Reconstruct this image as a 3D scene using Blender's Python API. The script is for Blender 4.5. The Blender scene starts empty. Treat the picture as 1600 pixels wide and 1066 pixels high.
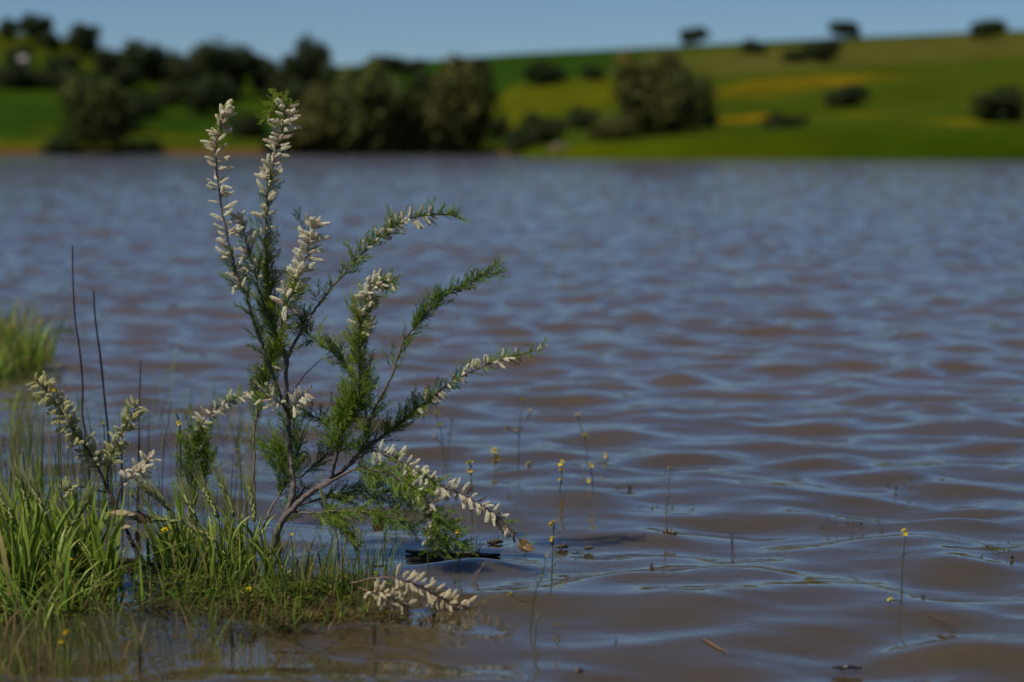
import bpy, math, random
import numpy as np
from mathutils import Vector, Matrix, Quaternion

R = random.Random(7)
NP = np.random.RandomState(11)
sc = bpy.context.scene
col = sc.collection

# ------------------------------------------------------------------ camera
LENS, FPX = 85.0, 85.0 / 36.0 * 1600.0
CH = 0.814                                   # camera height over the water
PITCH = math.atan(304.0 / FPX)
cam_d = bpy.data.cameras.new('camera')
cam = bpy.data.objects.new('camera', cam_d)
col.objects.link(cam)
cam_d.lens = LENS
cam_d.sensor_width = 36.0
cam_d.clip_start, cam_d.clip_end = 0.05, 6000.0
cam.location = (0, 0, CH)
cam.rotation_euler = (math.pi / 2 - PITCH, 0, 0)
sc.camera = cam
cam_d.dof.use_dof = True
cam_d.dof.focus_distance = 4.74
cam_d.dof.aperture_fstop = 3.2

# ------------------------------------------------------------------ light
SUN_DIR = Vector((-0.42, -0.36, 0.83)).normalized()
SUN_EL = math.asin(SUN_DIR.z)
SUN_AZ = math.atan2(SUN_DIR.x, SUN_DIR.y)
world = bpy.data.worlds.new('World')
sc.world = world
world.use_nodes = True
wn = world.node_tree
wn.nodes.clear()
sky = wn.nodes.new('ShaderNodeTexSky')
sky.sky_type = 'NISHITA'
sky.sun_disc = False
sky.sun_elevation = SUN_EL
sky.sun_rotation = SUN_AZ
sky.altitude = 1500
sky.air_density = 1.0
sky.dust_density = 0.0
sky.ozone_density = 6.0
bg = wn.nodes.new('ShaderNodeBackground')
bg.inputs['Strength'].default_value = 0.068
wo = wn.nodes.new('ShaderNodeOutputWorld')
tint = wn.nodes.new('ShaderNodeVectorMath')      # the photograph's cool white balance, the same over the whole sky
tint.operation = 'MULTIPLY'
tint.inputs[1].default_value = (0.83, 0.975, 1.15)
wn.links.new(sky.outputs[0], tint.inputs[0])
wn.links.new(tint.outputs[0], bg.inputs['Color'])
wn.links.new(bg.outputs[0], wo.inputs['Surface'])
sun_d = bpy.data.lights.new('sun', 'SUN')
sun_d.energy = 5.0
sun_d.angle = math.radians(0.53)
sun_d.color = (1.0, 0.95, 0.86)
sun = bpy.data.objects.new('sun', sun_d)
col.objects.link(sun)
sun.rotation_euler = SUN_DIR.to_track_quat('Z', 'Y').to_euler()
sun.location = (-60, -20, 90)

sc.view_settings.view_transform = 'Standard'
sc.view_settings.look = 'None'
sc.view_settings.gamma = 1.0
sc.view_settings.use_curve_mapping = False
sc.view_settings.exposure = -0.34
sc.render.engine = 'CYCLES'
sc.cycles.use_denoising = True
sc.cycles.max_bounces = 8
sc.cycles.caustics_reflective = False
sc.cycles.caustics_refractive = False

# ------------------------------------------------------------------ geometry of the view
CP, SP = math.cos(PITCH), math.sin(PITCH)

def ray(px, py):
    u, v = (px - 800.0) / FPX, (533.0 - py) / FPX
    return Vector((u, CP + v * SP, -SP + v * CP))

def at(px, py, Y):
    d = ray(px, py)
    t = Y / d.y
    return Vector((d.x * t, Y, CH + d.z * t))

def on_water(px, py):
    d = ray(px, py)
    t = -CH / d.z
    return Vector((d.x * t, d.y * t, 0.0))

Y0 = on_water(430, 882).y

# ------------------------------------------------------------------ helpers
def setp(o, label=None, cat=None, group=None, kind=None):
    if label: o['label'] = label
    if cat: o['category'] = cat
    if group: o['group'] = group
    if kind: o['kind'] = kind
    return o

def thing(name, loc, label, cat, group=None):
    o = bpy.data.objects.new(name, None)
    o.empty_display_size = 0.1
    col.objects.link(o)
    o.location = loc
    return setp(o, label, cat, group)

def put(name, me, parent=None):
    o = bpy.data.objects.new(name, me)
    col.objects.link(o)
    if parent is not None:
        o.parent = parent
    return o

class MB:
    """collects vertices, faces and one colour per vertex"""
    def __init__(self, org=(0, 0, 0)):
        self.v, self.f, self.c = [], [], []
        self.o = Vector(org)
    def add(self, vs, fs, c):
        n = len(self.v)
        o = self.o
        self.v.extend([(p[0] - o.x, p[1] - o.y, p[2] - o.z) for p in vs])
        self.f.extend([tuple(i + n for i in f) for f in fs])
        if isinstance(c, list): self.c.extend(c)
        else: self.c.extend([c] * len(vs))
    def mesh(self, name, mat, smooth=True):
        me = bpy.data.meshes.new(name)
        me.from_pydata(self.v, [], self.f)
        a = me.color_attributes.new('col', 'FLOAT_COLOR', 'POINT')
        arr = np.ones((len(self.v), 4), np.float32)
        if self.v: arr[:, :3] = np.array(self.c, np.float32)
        a.data.foreach_set('color', arr.ravel())
        me.materials.append(mat)
        if smooth: me.polygons.foreach_set('use_smooth', [True] * len(me.polygons))
        me.update()
        return me
    def build(self, name, mat, parent=None, smooth=True):
        return put(name, self.mesh(name, mat, smooth), parent)

def jit(c, a=0.15, r=R):
    k = 1 + r.uniform(-a, a)
    return tuple(max(0.0, x * k * (1 + r.uniform(-a, a) * 0.35)) for x in c)

def mixc(a, b, t):
    return tuple(x + (y - x) * t for x, y in zip(a, b))

def perp(d):
    a = Vector((0, 0, 1)) if abs(d.z) < 0.9 else Vector((1, 0, 0))
    n = d.cross(a).normalized()
    return n, d.cross(n).normalized()

def catmull(pts, n=8):
    P = [pts[0] * 2 - pts[1]] + list(pts) + [pts[-1] * 2 - pts[-2]]
    out, us = [], []
    for i in range(1, len(P) - 2):
        for k in range(n):
            t = k / n
            a, b, c, d = P[i - 1], P[i], P[i + 1], P[i + 2]
            out.append(0.5 * (2 * b + (c - a) * t + (2 * a - 5 * b + 4 * c - d) * t * t + (3 * b - a - 3 * c + d) * t ** 3))
            us.append(i - 1 + t)
    out.append(pts[-1].copy()); us.append(len(pts) - 1.0)
    return out, us

def tube(mb, pts, rad, c, sides=6, wob=0.0, c1=None):
    vs, fs, cs = [], [], []
    n = len(pts)
    d0 = (pts[1] - pts[0]).normalized()
    a, b = perp(d0)
    for i, p in enumerate(pts):
        d = (pts[min(i + 1, n - 1)] - pts[max(i - 1, 0)]).normalized()
        a = (a - d * a.dot(d)).normalized()
        b = d.cross(a)
        r = rad(i / (n - 1)) * (1 + R.uniform(-wob, wob))
        cc = c if c1 is None else mixc(c, c1, i / (n - 1))
        cc = jit(cc, 0.12)
        for k in range(sides):
            t = 2 * math.pi * k / sides
            vs.append(p + (a * math.cos(t) + b * math.sin(t)) * r)
            cs.append(cc)
    for i in range(n - 1):
        for k in range(sides):
            k2 = (k + 1) % sides
            fs.append((i * sides + k, i * sides + k2, (i + 1) * sides + k2, (i + 1) * sides + k))
    fs.append(tuple(range(sides - 1, -1, -1)))
    fs.append(tuple((n - 1) * sides + k for k in range(sides)))
    mb.add(vs, fs, cs)

def spine(mb, p, q, r, c, c2):
    d = (q - p)
    if d.length < 1e-6: return
    d.normalize()
    a, b = perp(d)
    mb.add([p + a * r, p - a * r * .5 + b * r * .87, p - a * r * .5 - b * r * .87, q],
           [(0, 1, 3), (1, 2, 3), (2, 0, 3)], [c, c, c, c2])

def randdir(r=R):
    z = r.uniform(-1, 1); t = r.uniform(0, 2 * math.pi); s = math.sqrt(1 - z * z)
    return Vector((s * math.cos(t), s * math.sin(t), z))

# ------------------------------------------------------------------ materials
def new_mat(name):
    m = bpy.data.materials.new(name)
    m.use_nodes = True
    nt = m.node_tree
    return m, nt, nt.nodes['Principled BSDF'], nt.nodes['Material Output']

def attr(nt, name='col'):
    a = nt.nodes.new('ShaderNodeAttribute')
    a.attribute_name = name
    return a

def noise(nt, scale, detail=3, rough=0.55, vec=None):
    n = nt.nodes.new('ShaderNodeTexNoise')
    n.inputs['Scale'].default_value = scale
    n.inputs['Detail'].default_value = detail
    n.inputs['Roughness'].default_value = rough
    if vec is not None: nt.links.new(vec, n.inputs['Vector'])
    return n

def obj_coord(nt):
    return nt.nodes.new('ShaderNodeTexCoord').outputs['Object']

def vary(nt, color_out, fac_out, lo, hi):
    """colour times a noise between lo and hi"""
    mr = nt.nodes.new('ShaderNodeMapRange')
    mr.inputs['From Min'].default_value, mr.inputs['From Max'].default_value = 0.25, 0.75
    mr.inputs['To Min'].default_value, mr.inputs['To Max'].default_value = lo, hi
    nt.links.new(fac_out, mr.inputs['Value'])
    mx = nt.nodes.new('ShaderNodeVectorMath'); mx.operation = 'SCALE'
    nt.links.new(color_out, mx.inputs[0]); nt.links.new(mr.outputs[0], mx.inputs['Scale'])
    return mx.outputs[0]

def plant_mat(name, trans=0.35, rough=0.55, nscale=120.0, lo=0.75, hi=1.25, spec=0.3):
    m, nt, b, out = new_mat(name)
    c = vary(nt, attr(nt).outputs['Color'], noise(nt, nscale, 2, vec=obj_coord(nt)).outputs['Fac'], lo, hi)
    nt.links.new(c, b.inputs['Base Color'])
    b.inputs['Roughness'].default_value = rough
    b.inputs['Specular IOR Level'].default_value = spec
    if trans > 0:
        tr = nt.nodes.new('ShaderNodeBsdfTranslucent')
        nt.links.new(c, tr.inputs['Color'])
        mx = nt.nodes.new('ShaderNodeMixShader')
        mx.inputs[0].default_value = trans
        nt.links.new(b.outputs[0], mx.inputs[1]); nt.links.new(tr.outputs[0], mx.inputs[2])
        nt.links.new(mx.outputs[0], out.inputs['Surface'])
    return m

M_LEAF = plant_mat('tamarisk_green', 0.30, 0.6)
M_GRASS = plant_mat('grass_green', 0.38, 0.42, 60, 0.8, 1.2, 0.4)
M_FLOWER = plant_mat('cream_blossom', 0.12, 0.7, 300, 0.92, 1.1, 0.2)
M_PETAL = plant_mat('yellow_petal', 0.3, 0.6, 200, 0.85, 1.1, 0.2)
M_WEED = plant_mat('wet_weed', 0.25, 0.18, 90, 0.7, 1.3, 0.6)
M_DRY = plant_mat('dry_stalk', 0.0, 0.75, 150, 0.7, 1.25, 0.2)
M_WET = plant_mat('wet_debris', 0.0, 0.3, 90, 0.6, 1.3, 0.5)
M_CROWN = plant_mat('far_leaves', 0.15, 0.7, 0.6, 0.65, 1.3, 0.15)
M_WALL = plant_mat('rough_plaster', 0.0, 0.85, 1.5, 0.85, 1.1, 0.1)
M_ROCK = plant_mat('pale_stone', 0.0, 0.85, 2.5, 0.6, 1.3, 0.2)

def bark_mat():
    m, nt, b, out = new_mat('bark')
    oc = obj_coord(nt)
    mp = nt.nodes.new('ShaderNodeMapping'); mp.inputs['Scale'].default_value = (1, 1, 0.3)
    nt.links.new(oc, mp.inputs['Vector'])
    n1 = noise(nt, 260, 4, 0.65, mp.outputs[0])
    c = vary(nt, attr(nt).outputs['Color'], n1.outputs['Fac'], 0.55, 1.4)
    nt.links.new(c, b.inputs['Base Color'])
    b.inputs['Roughness'].default_value = 0.75
    b.inputs['Specular IOR Level'].default_value = 0.25
    bp = nt.nodes.new('ShaderNodeBump')
    bp.inputs['Strength'].default_value = 0.6; bp.inputs['Distance'].default_value = 0.0008
    nt.links.new(n1.outputs['Fac'], bp.inputs['Height']); nt.links.new(bp.outputs[0], b.inputs['Normal'])
    return m
M_BARK = bark_mat()

# ------------------------------------------------------------------ water
NW = 110
lam = np.exp(NP.uniform(math.log(0.09), math.log(2.6), NW))
peak = np.exp(-((np.log(lam) - math.log(0.36)) / 0.70) ** 2) + 0.22
ang = np.where(NP.rand(NW) < 0.55, math.radians(-30) + NP.normal(0, math.radians(28), NW), math.radians(40) + NP.normal(0, math.radians(26), NW))
kx, ky = np.sin(ang) * 2 * math.pi / lam, np.cos(ang) * 2 * math.pi / lam
pha = NP.uniform(0, 2 * math.pi, NW)
slope = peak * NP.uniform(0.6, 1.3, NW)
slope *= 0.114 * math.sqrt(2) / math.sqrt((slope ** 2).sum())
amp = slope * lam / (2 * math.pi)

def calm(x, y):
    g = np.exp(-(((x + 0.72) / 0.55) ** 2 + ((y - 4.75) / 0.75) ** 2))
    return 1 - 0.55 * g

def wave_z(x, y):
    return float((amp * np.sin(kx * x + ky * y + pha)).sum() * calm(np.float64(x), np.float64(y)))

def sm(t):
    t = np.clip(t, 0, 1)
    return t * t * (3 - 2 * t)
def make_water():
    na, ratio = 600, 1.0036
    rows = [2.6]
    while rows[-1] < 290: rows.append(rows[-1] * ratio)
    rr = np.array(rows)
    aa = np.radians(np.linspace(-26, 26, na))
    Yg, Ag = np.meshgrid(rr, aa, indexing='ij')
    X0, Yg = Yg * np.tan(Ag), Yg
    X, Y, Z = X0.copy(), Yg.copy(), np.zeros_like(X0)
    dr = Yg * (ratio - 1)
    left = np.zeros_like(X0)
    q = calm(X0, Yg)
    for i in range(NW):
        need = lam[i] / np.maximum(dr * abs(math.cos(ang[i])) * 2.4, 1e-6)
        w = np.clip(need - 1, 0, 1)
        ph = kx[i] * X0 + ky[i] * Yg + pha[i]
        s, c = np.sin(ph), np.cos(ph)
        Z += amp[i] * w * q * s
        h = 0.75 * amp[i] * w * q
        X += h * math.sin(ang[i]) * c
        Y += h * math.cos(ang[i]) * c
        left += (1 - w) * slope[i] ** 2 / 2
    rough = np.clip(0.02 + 0.25 * np.sqrt(left), 0.02, 0.12)
    lod = np.clip(np.sqrt(left / (slope ** 2 / 2).sum()), 0, 1)
    n, m = X.shape
    co = np.stack([X, Y, Z], -1).reshape(-1, 3)
    idx = np.arange(n * m).reshape(n, m)
    q4 = np.stack([idx[:-1, :-1], idx[:-1, 1:], idx[1:, 1:], idx[1:, :-1]], -1).reshape(-1, 4)
    me = bpy.data.meshes.new('lake_water')
    me.vertices.add(len(co)); me.vertices.foreach_set('co', co.astype(np.float32).ravel())
    me.loops.add(q4.size); me.loops.foreach_set('vertex_index', q4.astype(np.int32).ravel())
    me.polygons.add(len(q4))
    me.polygons.foreach_set('loop_start', np.arange(0, q4.size, 4, dtype=np.int32))
    me.polygons.foreach_set('use_smooth', np.ones(len(q4), bool))
    me.update(calc_edges=True)
    ra = me.attributes.new('rough', 'FLOAT', 'POINT')
    ra.data.foreach_set('value', rough.astype(np.float32).ravel())
    la = me.attributes.new('lod', 'FLOAT', 'POINT')
    la.data.foreach_set('value', lod.astype(np.float32).ravel())
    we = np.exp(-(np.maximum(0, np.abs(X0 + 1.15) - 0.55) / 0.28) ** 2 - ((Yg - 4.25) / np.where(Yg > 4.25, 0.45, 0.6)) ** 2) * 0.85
    we = np.maximum(we, 0.36 * (1 - sm((Yg - 4.6) / 5.0)))      # weaker over all the near water, fading out with distance
    wa = me.attributes.new('weed_shade', 'FLOAT', 'POINT')
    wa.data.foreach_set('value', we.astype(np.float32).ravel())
    m_, nt, b, out = new_mat('muddy_water')
    g = nt.nodes.new('ShaderNodeNewGeometry')
    n0 = noise(nt, 0.35, 3, 0.5, g.outputs['Position'])
    cr = nt.nodes.new('ShaderNodeValToRGB')
    cr.color_ramp.elements[0].position, cr.color_ramp.elements[0].color = 0.3, (0.086, 0.057, 0.028, 1)
    cr.color_ramp.elements[1].position, cr.color_ramp.elements[1].color = 0.7, (0.104, 0.071, 0.036, 1)
    nt.links.new(n0.outputs['Fac'], cr.inputs[0])
    wm = nt.nodes.new('ShaderNodeMixRGB')                # olive of drowned plants, with the shade there darkened into the colour
    nt.links.new(attr(nt, 'weed_shade').outputs['Fac'], wm.inputs[0])
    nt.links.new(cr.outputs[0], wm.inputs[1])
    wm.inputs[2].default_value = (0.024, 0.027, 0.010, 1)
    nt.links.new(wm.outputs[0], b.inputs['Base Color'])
    nt.links.new(attr(nt, 'rough').outputs['Fac'], b.inputs['Roughness'])
    b.inputs['IOR'].default_value = 1.333
    b.inputs['Subsurface Weight'].default_value = 1.0
    b.inputs['Subsurface Radius'].default_value = (0.16, 0.11, 0.07)
    b.inputs['Subsurface Scale'].default_value = 1.0
    mp = nt.nodes.new('ShaderNodeMapping'); mp.inputs['Scale'].default_value = (0.55, 1.0, 1.0)
    nt.links.new(g.outputs['Position'], mp.inputs['Vector'])
    n1 = noise(nt, 12, 3, 0.55, mp.outputs[0])
    bp = nt.nodes.new('ShaderNodeBump')
    bp.inputs['Strength'].default_value = 0.55; bp.inputs['Distance'].default_value = 0.0032
    nt.links.new(n1.outputs['Fac'], bp.inputs['Height'])
    n2 = noise(nt, 2.4, 2, 0.5, mp.outputs[0])           # the waves finer than the mesh far out
    b2 = nt.nodes.new('ShaderNodeBump')
    b2.inputs['Distance'].default_value = 0.18
    nt.links.new(attr(nt, 'lod').outputs['Fac'], b2.inputs['Strength'])
    nt.links.new(n2.outputs['Fac'], b2.inputs['Height'])
    nt.links.new(bp.outputs[0], b2.inputs['Normal'])
    nt.links.new(b2.outputs[0], b.inputs['Normal'])
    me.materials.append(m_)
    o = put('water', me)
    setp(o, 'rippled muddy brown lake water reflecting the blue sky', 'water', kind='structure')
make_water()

# ------------------------------------------------------------------ far shore and hills
def Ys_of(px):
    return np.interp(px, [-900, 0, 500, 780, 797, 815, 850, 930, 1200, 1600, 2500], [262, 258, 262, 262, 205, 178, 163, 153, 147, 145, 140])
def bank_h(px):
    return np.interp(px, [-900, 780, 815, 900, 1050, 1250, 1600, 2500], [0.6, 0.6, 0.5, 0.9, 1.35, 1.8, 1.95, 2.0])
def bank_w(px):
    return np.interp(px, [-900, 780, 850, 1200, 2500], [3.5, 3.5, 14, 15, 15])
def crest_l(px):
    y = np.interp(px, [-900, -300, 0, 100, 180, 250, 350, 450, 520, 600, 750, 880, 1000], [0, 30, 50, 62, 82, 108, 124, 134, 146, 165, 196, 226, 240])
    return np.maximum(0, (229 - y) / FPX * 420 + CH - 0.7) * (px < 990)
def crest_r(px):
    y = np.interp(px, [-900, 300, 500, 560, 700, 800, 1000, 1200, 1400, 1600, 2500], [130, 122, 106, 103, 93, 86, 76, 66, 57, 48, 20])
    return (229 - y) / FPX * 700 + CH
def sm(t):
    t = np.clip(t, 0, 1)
    return t * t * (3 - 2 * t)
def terr(px, Y):
    px = np.asarray(px, float); Y = np.asarray(Y, float)
    ys, bh, bw = Ys_of(px), bank_h(px), bank_w(px)
    e = Y - ys
    z = np.where(e < 0, np.maximum(e * 0.25, -0.8), bh * sm(e / bw) ** 0.8)
    sl = np.clip((e - bw) / (420 - ys - bw), 0, 1)
    zl = crest_l(px) * sl ** 1.25 * (1 - sm((Y - 425) / 200))
    sr = np.clip((e - bw) / (700 - ys - bw), 0, 1)
    zr = np.maximum(0, crest_r(px) - bh) * sr ** 1.35 * (1 - 0.9 * sm((Y - 705) / 900))
    x = Y * (px - 800) / FPX
    und = 0.35 * np.sin(x * 0.045 + 1.3) * np.sin(Y * 0.031 + x * 0.012) * np.clip(e / 60, 0, 1) * np.clip((690 - Y) / 100, 0, 1)
    return z + np.maximum(zl, zr) + und

def on_land(px, py):
    d = ray(px, py)
    Ys = np.linspace(float(Ys_of(px)) + 0.3, 720, 900)
    ztar = CH + d.z / d.y * Ys
    z = terr(np.full_like(Ys, px), Ys)
    k = np.argmax(z >= ztar)
    if not (z >= ztar).any(): k = int(np.argmax((z - CH) / Ys))
    return Vector((Ys[k] * (px - 800) / FPX, Ys[k], float(z[k])))

def make_hills():
    pxs = np.concatenate([np.arange(-900, 760, 12), np.arange(760, 960, 3), np.arange(960, 2500, 12)])
    t = np.linspace(0, 1, 190)
    PX, T = np.meshgrid(pxs, t, indexing='ij')
    ys = Ys_of(PX)
    Y = ys - 4 + 60 * T + (840 - ys - 56) * T ** 2.2
    Y = np.where(T > 0.93, Y + ((T - 0.93) / 0.07) ** 2 * 2400, Y)
    Z = terr(PX, Y)
    X = Y * (PX - 800) / FPX
    C = np.zeros(X.shape + (3,))
    g0 = np.array((0.055, 0.105, 0.016)); olive = np.array((0.095, 0.115, 0.014))
    dk = np.array((0.030, 0.080, 0.016)); straw = np.array((0.135, 0.130, 0.055))
    org = np.array((0.50, 0.27, 0.012)); yel = np.array((0.30, 0.27, 0.008)); dirt = np.array((0.165, 0.095, 0.048))
    brt = np.array((0.075, 0.110, 0.006)); brown = np.array((0.115, 0.085, 0.03))
    e = Y - ys
    right = sm((PX - 785) / 40)
    n = np.sin(X * 0.11 + np.sin(Y * 0.05) * 2) * 0.5 + 0.5 * np.sin(Y * 0.13 - X * 0.04)
    C[:] = g0
    KH = np.array((0.64, 0.58, 0.30))
    def lay(mask, c):
        C[:] = C * (1 - mask[..., None]) + c * mask[..., None]
    # left: green meadow, darker crop above the shore, olive scrub on the knoll
    lay((1 - right) * sm((e - 18) / 8) * (1 - sm((e - 60) / 25)) * 0.8, dk)
    lay((1 - right) * sm((Y - 372) / 25) * (PX < 320) * 0.8, olive)
    lay((1 - right) * (1 - sm((e - 6) / 14)) * 0.9, mixc(olive, brown, 0.35))
    lay((1 - right) * (1 - sm((e - 2.2) / 2.0)), dirt)
    # right: olive pasture, dark crop on the upper left, straw strip below the crest
    lay(right * sm((Y - 175) / 40) * 0.55 * (0.6 + 0.4 * n), olive)
    upl = sm((1030 - PX) / 60) * sm((PX - 540) / 30) * sm((Y - 470) / 40)
    lay(upl * 0.95, dk)
    low = 0.7 * sm((PX - 640) / 60) * sm((Y - 300) / 40) * (1 - sm((Y - 430) / 40)) * (1 - sm((PX - 1000) / 80))
    lay(low * 0.7, mixc(olive, yel, 0.35))
    strip = sm((PX - 1010) / 120) * sm((Y - 455 - (PX - 1300) * 0.10) / 30) * (1 - sm((Y - 640 - (PX - 1300) * 0.10) / 30))
    lay(strip * 0.75, straw)
    lay(sm((PX - 1010) / 60) * sm((Y - 660) / 25) * 0.8, dk)
    # flowers in drifts
    def drift(px, py, lx, ly, c, k, tilt=0.0):
        p = on_land(px, py)
        dx, dy = X - p.x, Y - p.y
        dx = dx + lx * 0.35 * np.sin(Y * 0.17 + X * 0.41); dy = dy + ly * 0.45 * np.sin(X * 0.63 + 1.7 * np.sin(Y * 0.09))
        dy2 = dy - dx * tilt
        m = np.exp(-((dx / lx) ** 2 + (dy2 / ly) ** 2)) * (0.62 + 0.38 * np.sin(X * 0.55 + np.sin(Y * 0.23)) * np.sin(Y * 0.31 + X * 0.2))
        lay(np.clip(m * k, 0, 1), np.array(c))
    drift(1290, 124, 10, 20, org, 0.75, 0.9)
    drift(1215, 134, 11, 22, org, 0.6, 0.9)
    drift(1150, 152, 8, 10, mixc(org, olive, 0.4), 0.6, 0.5)
    drift(1175, 184, 3.0, 8, org, 1.2)
    drift(1345, 178, 3.2, 5, yel, 0.8)
    drift(1500, 192, 3.0, 8, mixc(yel, org, 0.3), 0.9)
    drift(1590, 124, 8, 9, mixc(org, olive, 0.5), 0.5)
    drift(660, 172, 4, 12, mixc(yel, olive, 0.2), 0.8)
    drift(770, 160, 6, 12, mixc(yel, olive, 0.4), 0.7)
    drift(800, 195, 4, 10, mixc(org, olive, 0.45), 0.6)
    drift(250, 212, 9, 7, yel, 0.5)
    drift(40, 222, 10, 6, mixc(yel, brown, 0.4), 0.6)
    # dirt track climbing the far hill
    for px, py in ((985, 112), (981, 104), (978, 97), (975, 90), (972, 83)):
        drift(px, py, 1.5, 16, (0.30, 0.17, 0.075), 0.9)
    # near bank on the right
    near = right * (1 - sm((e - bank_w(PX) - 3) / 5))
    lay(near, brt)
    lay(near * sm((PX - 1180) / 200) * 0.8, (0.035, 0.075, 0.006))
    lay(right * (1 - sm((np.abs(e - bank_w(PX) - 8)) / 6)) * 0.75 * (0.5 + 0.5 * n), brown)
    drift(1035, 212, 2.2, 5, (0.20, 0.18, 0.004), 0.9)
    drift(910, 236, 1.5, 4, (0.16, 0.16, 0.004), 0.8)
    n0, m0 = X.shape
    idx = np.arange(n0 * m0).reshape(n0, m0)
    q4 = np.stack([idx[:-1, :-1], idx[1:, :-1], idx[1:, 1:], idx[:-1, 1:]], -1).reshape(-1, 4)
    co = np.stack([X, Y, Z], -1).reshape(-1, 3).astype(np.float32)
    me = bpy.data.meshes.new('hills')
    me.vertices.add(len(co)); me.vertices.foreach_set('co', co.ravel())
    me.loops.add(q4.size); me.loops.foreach_set('vertex_index', q4.astype(np.int32).ravel())
    me.polygons.add(len(q4)); me.polygons.foreach_set('loop_start', np.arange(0, q4.size, 4, dtype=np.int32))
    me.polygons.foreach_set('use_smooth', np.ones(len(q4), bool))
    me.update(calc_edges=True)
    a = me.color_attributes.new('col', 'FLOAT_COLOR', 'POINT')
    C *= KH
    arr = np.ones((len(co), 4), np.float32); arr[:, :3] = C.reshape(-1, 3)
    a.data.foreach_set('color', arr.ravel())
    m, nt, b, out = new_mat('meadow')
    g = nt.nodes.new('ShaderNodeNewGeometry')
    c = vary(nt, attr(nt).outputs['Color'], noise(nt, 0.09, 5, 0.6, g.outputs['Position']).outputs['Fac'], 0.62, 1.38)
    c = vary(nt, c, noise(nt, 1.3, 3, 0.6, g.outputs['Position']).outputs['Fac'], 0.75, 1.25)
    nt.links.new(c, b.inputs['Base Color'])
    b.inputs['Roughness'].default_value = 1.0
    b.inputs['Specular IOR Level'].default_value = 0.0
    me.materials.append(m)
    setp(put('hills', me), 'green hillsides with flower drifts beyond the lake', 'hills', kind='structure')
    # lake bed below the water, one sheet
    bd = MB()
    bd.add([(-300, -20, -1.2), (300, -20, -1.2), (300, 320, -1.2), (-300, 320, -1.2)], [(0, 1, 2, 3)], (0.12, 0.08, 0.04))
    setp(bd.build('lake_bed', M_ROCK), 'muddy lake bed under the water', 'lake bed', kind='structure')
make_hills()

# ------------------------------------------------------------------ far trees
def crown_mesh(seed, base, n=2600, low=0.25, flat=0.8, lobes=9):
    r = random.Random(seed)
    mb = MB()
    L = []
    for i in range(lobes):
        a = r.uniform(0, 6.283); q = math.sqrt(r.uniform(0.02, 1)) * 0.27
        L.append((Vector((q * math.cos(a), q * math.sin(a), low + (1 - low) * (0.14 + 0.56 * r.random()))), r.uniform(0.15, 0.26)))
    L += [(Vector((0, 0, low + (1 - low) * 0.40)), 0.36)] * 3
    for i in range(n):
        c, rad = r.choice(L)
        d = randdir(r)
        p = c + Vector((d.x, d.y, d.z * flat)) * rad * (0.35 + 0.82 * r.random() ** 0.8)
        nn = (d + randdir(r) * 0.7).normalized()
        a, b = perp(nn)
        s = r.uniform(0.025, 0.06)
        t = r.uniform(0, 3.14)
        a, b = a * math.cos(t) + b * math.sin(t), b * math.cos(t) - a * math.sin(t)
        cc = jit(base, 0.35, r)
        mb.add([p - a * s, p - b * s * 0.6, p + a * s, p + b * s * 0.6], [(0, 1, 2, 3)], cc)
    return mb.mesh('crown', M_CROWN, smooth=False)

def trunk_mesh(seed, low):
    r = random.Random(seed)
    mb = MB()
    c = (0.05, 0.04, 0.03)
    top = Vector((r.uniform(-.04, .04), r.uniform(-.04, .04), low + 0.28))
    tube(mb, [Vector((0, 0, -0.06)), Vector((r.uniform(-.02, .02), 0, low * 0.6)), top], lambda t: 0.045 - 0.022 * t, c, 7)
    for k in range(4):
        a = k * 1.57 + r.uniform(-.4, .4)
        tube(mb, [top - Vector((0, 0, 0.16)), top + Vector((math.cos(a) * 0.12, math.sin(a) * 0.12, 0.02)), top + Vector((math.cos(a) * 0.26, math.sin(a) * 0.26, 0.18))],
             lambda t: 0.022 - 0.016 * t, c, 5)
    return mb.mesh('trunk', M_BARK)

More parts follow.
